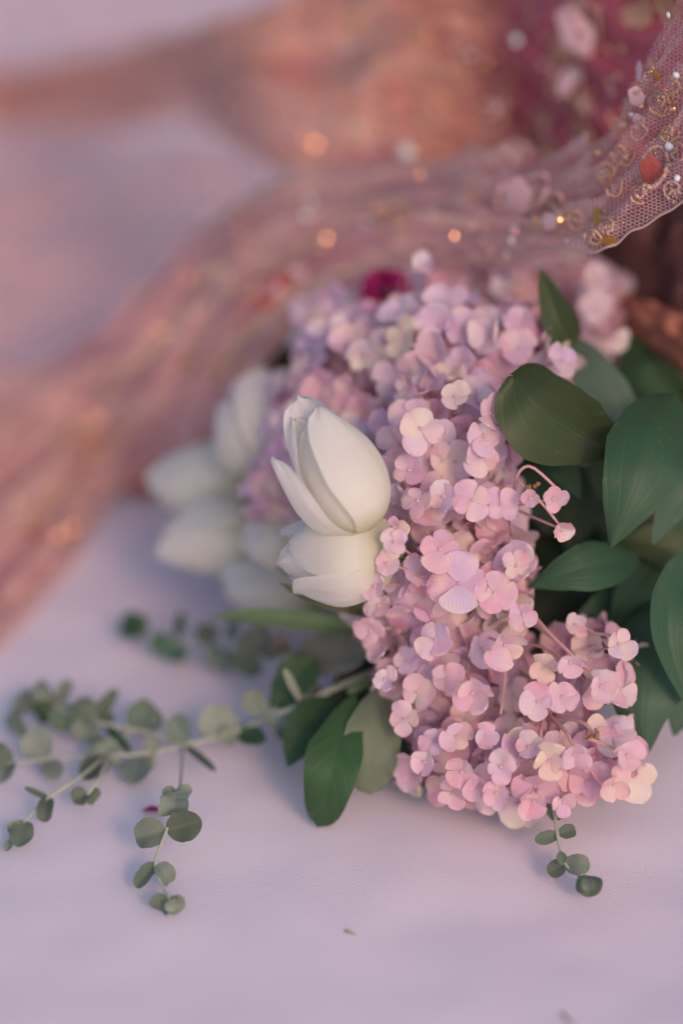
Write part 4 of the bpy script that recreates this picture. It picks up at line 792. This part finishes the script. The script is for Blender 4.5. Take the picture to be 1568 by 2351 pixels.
for k in range(900):                                              # small beads strewn over the blurred cloth
    if NB >= 230: break
    t_, r_ = rng.choice(((BV_V, ve), (BV_V, ve), (BV_D, dr), (BV_S, sk)))
    x, y = (U(300, 1350), U(430, 1100)) if r_ is ve else ((U(300, 1150), U(0, 420)) if r_ is dr else (U(1050, 1450), U(0, 450)))
    if dome(t_, r_, x, y, U(4, 14), U(4, 11), U(0, 3), rng.choice(('gold', 'gold', 'thread', 'copper', 'applique', 'velvet', 'pearl')), 'bead', 0.6, 0.001, 7): NB += 1
for k in range(90):
    t_, r_ = rng.choice(((BV_V, ve), (BV_V, ve), (BV_D, dr)))
    x, y = (U(0, 1350), U(430, 1400)) if r_ is ve else (U(300, 1150), U(0, 420))
    scroll(t_, r_, curl_pts(x, y, U(20, 45), U(0.8, 1.3), U(0, 6)), U(0.0012, 0.0024), rng.choice(('gold', 'thread', 'gold')), False)

# red lining turned up beneath the veil, and the loose sheer end on the cloth
ln = thing('red_lining', G(420, 1060, 0), 'dark red satin lining showing below the veil beside the tulips', 'lining')
v, f, uv = drape([((200, 1105, 0.003), (230, 1000, 0.02)), ((330, 1145, 0.004), (330, 1010, 0.03)), ((430, 1110, 0.01), (420, 960, 0.045)), ((520, 1060, 0.02), (510, 900, 0.06)), ((640, 980, 0.03), (640, 830, 0.07)), ((780, 900, 0.03), (780, 760, 0.09))],
    36, 16, lambda s: 0.008, [(0.006, 2.0, 1.0, 0)], 31)
mb = MB(); mb.add(v, f, uv); mb.build('satin_cloth', M['lining'], ln)
sc = thing('loose_sheer_scarf', G(60, 600, 0), 'faint pink sheer scarf spread flat on the cloth between the two folds', 'scarf')
SST = [((-250, 860, 0.004), (-250, 330, 0.03)), ((-60, 850, 0.004), (-60, 320, 0.03)), ((120, 820, 0.004), (100, 300, 0.025)), ((260, 740, 0.006), (260, 290, 0.02)), ((400, 600, 0.01), (420, 300, 0.03)), ((540, 490, 0.02), (560, 310, 0.05)), ((680, 470, 0.06), (700, 320, 0.10))]
SF = [(0.007, 1.7, 1.3, 0), (0.004, 4.1, -1.4, 1), (0.002, 8.5, 1.2, 1)]
v, f, uv = drape(SST, 60, 50, lambda s: 0.012, SF, 37)
mb = MB(); mb.add(v, f, uv); mb.build('sheer_cloth', M['scarf'], sc)

# ------------------------------------------------------------------ small things
mg = thing('magenta_bloom', P(890, 670, 1.31), 'deep magenta bloom half hidden between hydrangea and veil', 'flower')
for k in range(9):
    a = k * 0.7; c0 = P(888, 672, 1.27) + RT * px2m(14 * math.cos(a)) + UP * px2m(10 * math.sin(a)); tp = P(888 + 62 * math.cos(a), 662 - 46 * math.sin(a), 1.25)
    mb = MB(); mb.add(*blade([c0, c0.lerp(tp, 0.5) - FW * 0.006, tp], px2m(34), (TOCAM + RT * math.cos(a) * 0.5 + UP * math.sin(a) * 0.5).normalized(), 'round', 6, 8, 0.3, 0.1)); mb.build('petal', M['rose'], mg)
mb = MB(); mb.add(*tube([P(888, 672, 1.27), P(960, 760, 1.33), P(1200, 900, 1.36)], 0.003, 0.003, 7, 6)); mb.build('stem', M['stem'], mg)
mb = MB(); mb.add(*blade([G(326, 1862, 0.002), G(350, 1858, 0.004), G(380, 1862, 0.002)], px2m(13), Vector((0, 0, 1)), 'round', 6, 8, 0.2, 0.1)); o = mb.build('fallen_petal', M['rose']); tag(o, 'fallen magenta petal on the cloth behind the hanging eucalyptus twig', 'petal')
mb = MB(); mb.add(*tube([G(795, 2137, 0.001), G(806, 2141, 0.002), G(816, 2146, 0.001)], 0.0007, 0.0003, 5, 6)); o = mb.build('straw_bit', M['straw']); tag(o, 'short straw bit lying on the bare cloth, thicker than the other', 'straw', 'straw bits on the cloth')
mb = MB(); mb.add(*tube([G(1293, 2326, 0.001), G(1300, 2336, 0.002), G(1318, 2352, 0.001)], 0.0006, 0.0004, 5, 6)); o = mb.build('straw_bit', M['dry']); tag(o, 'thin curved reddish straw bit lying farthest from the bouquet', 'straw', 'straw bits on the cloth')
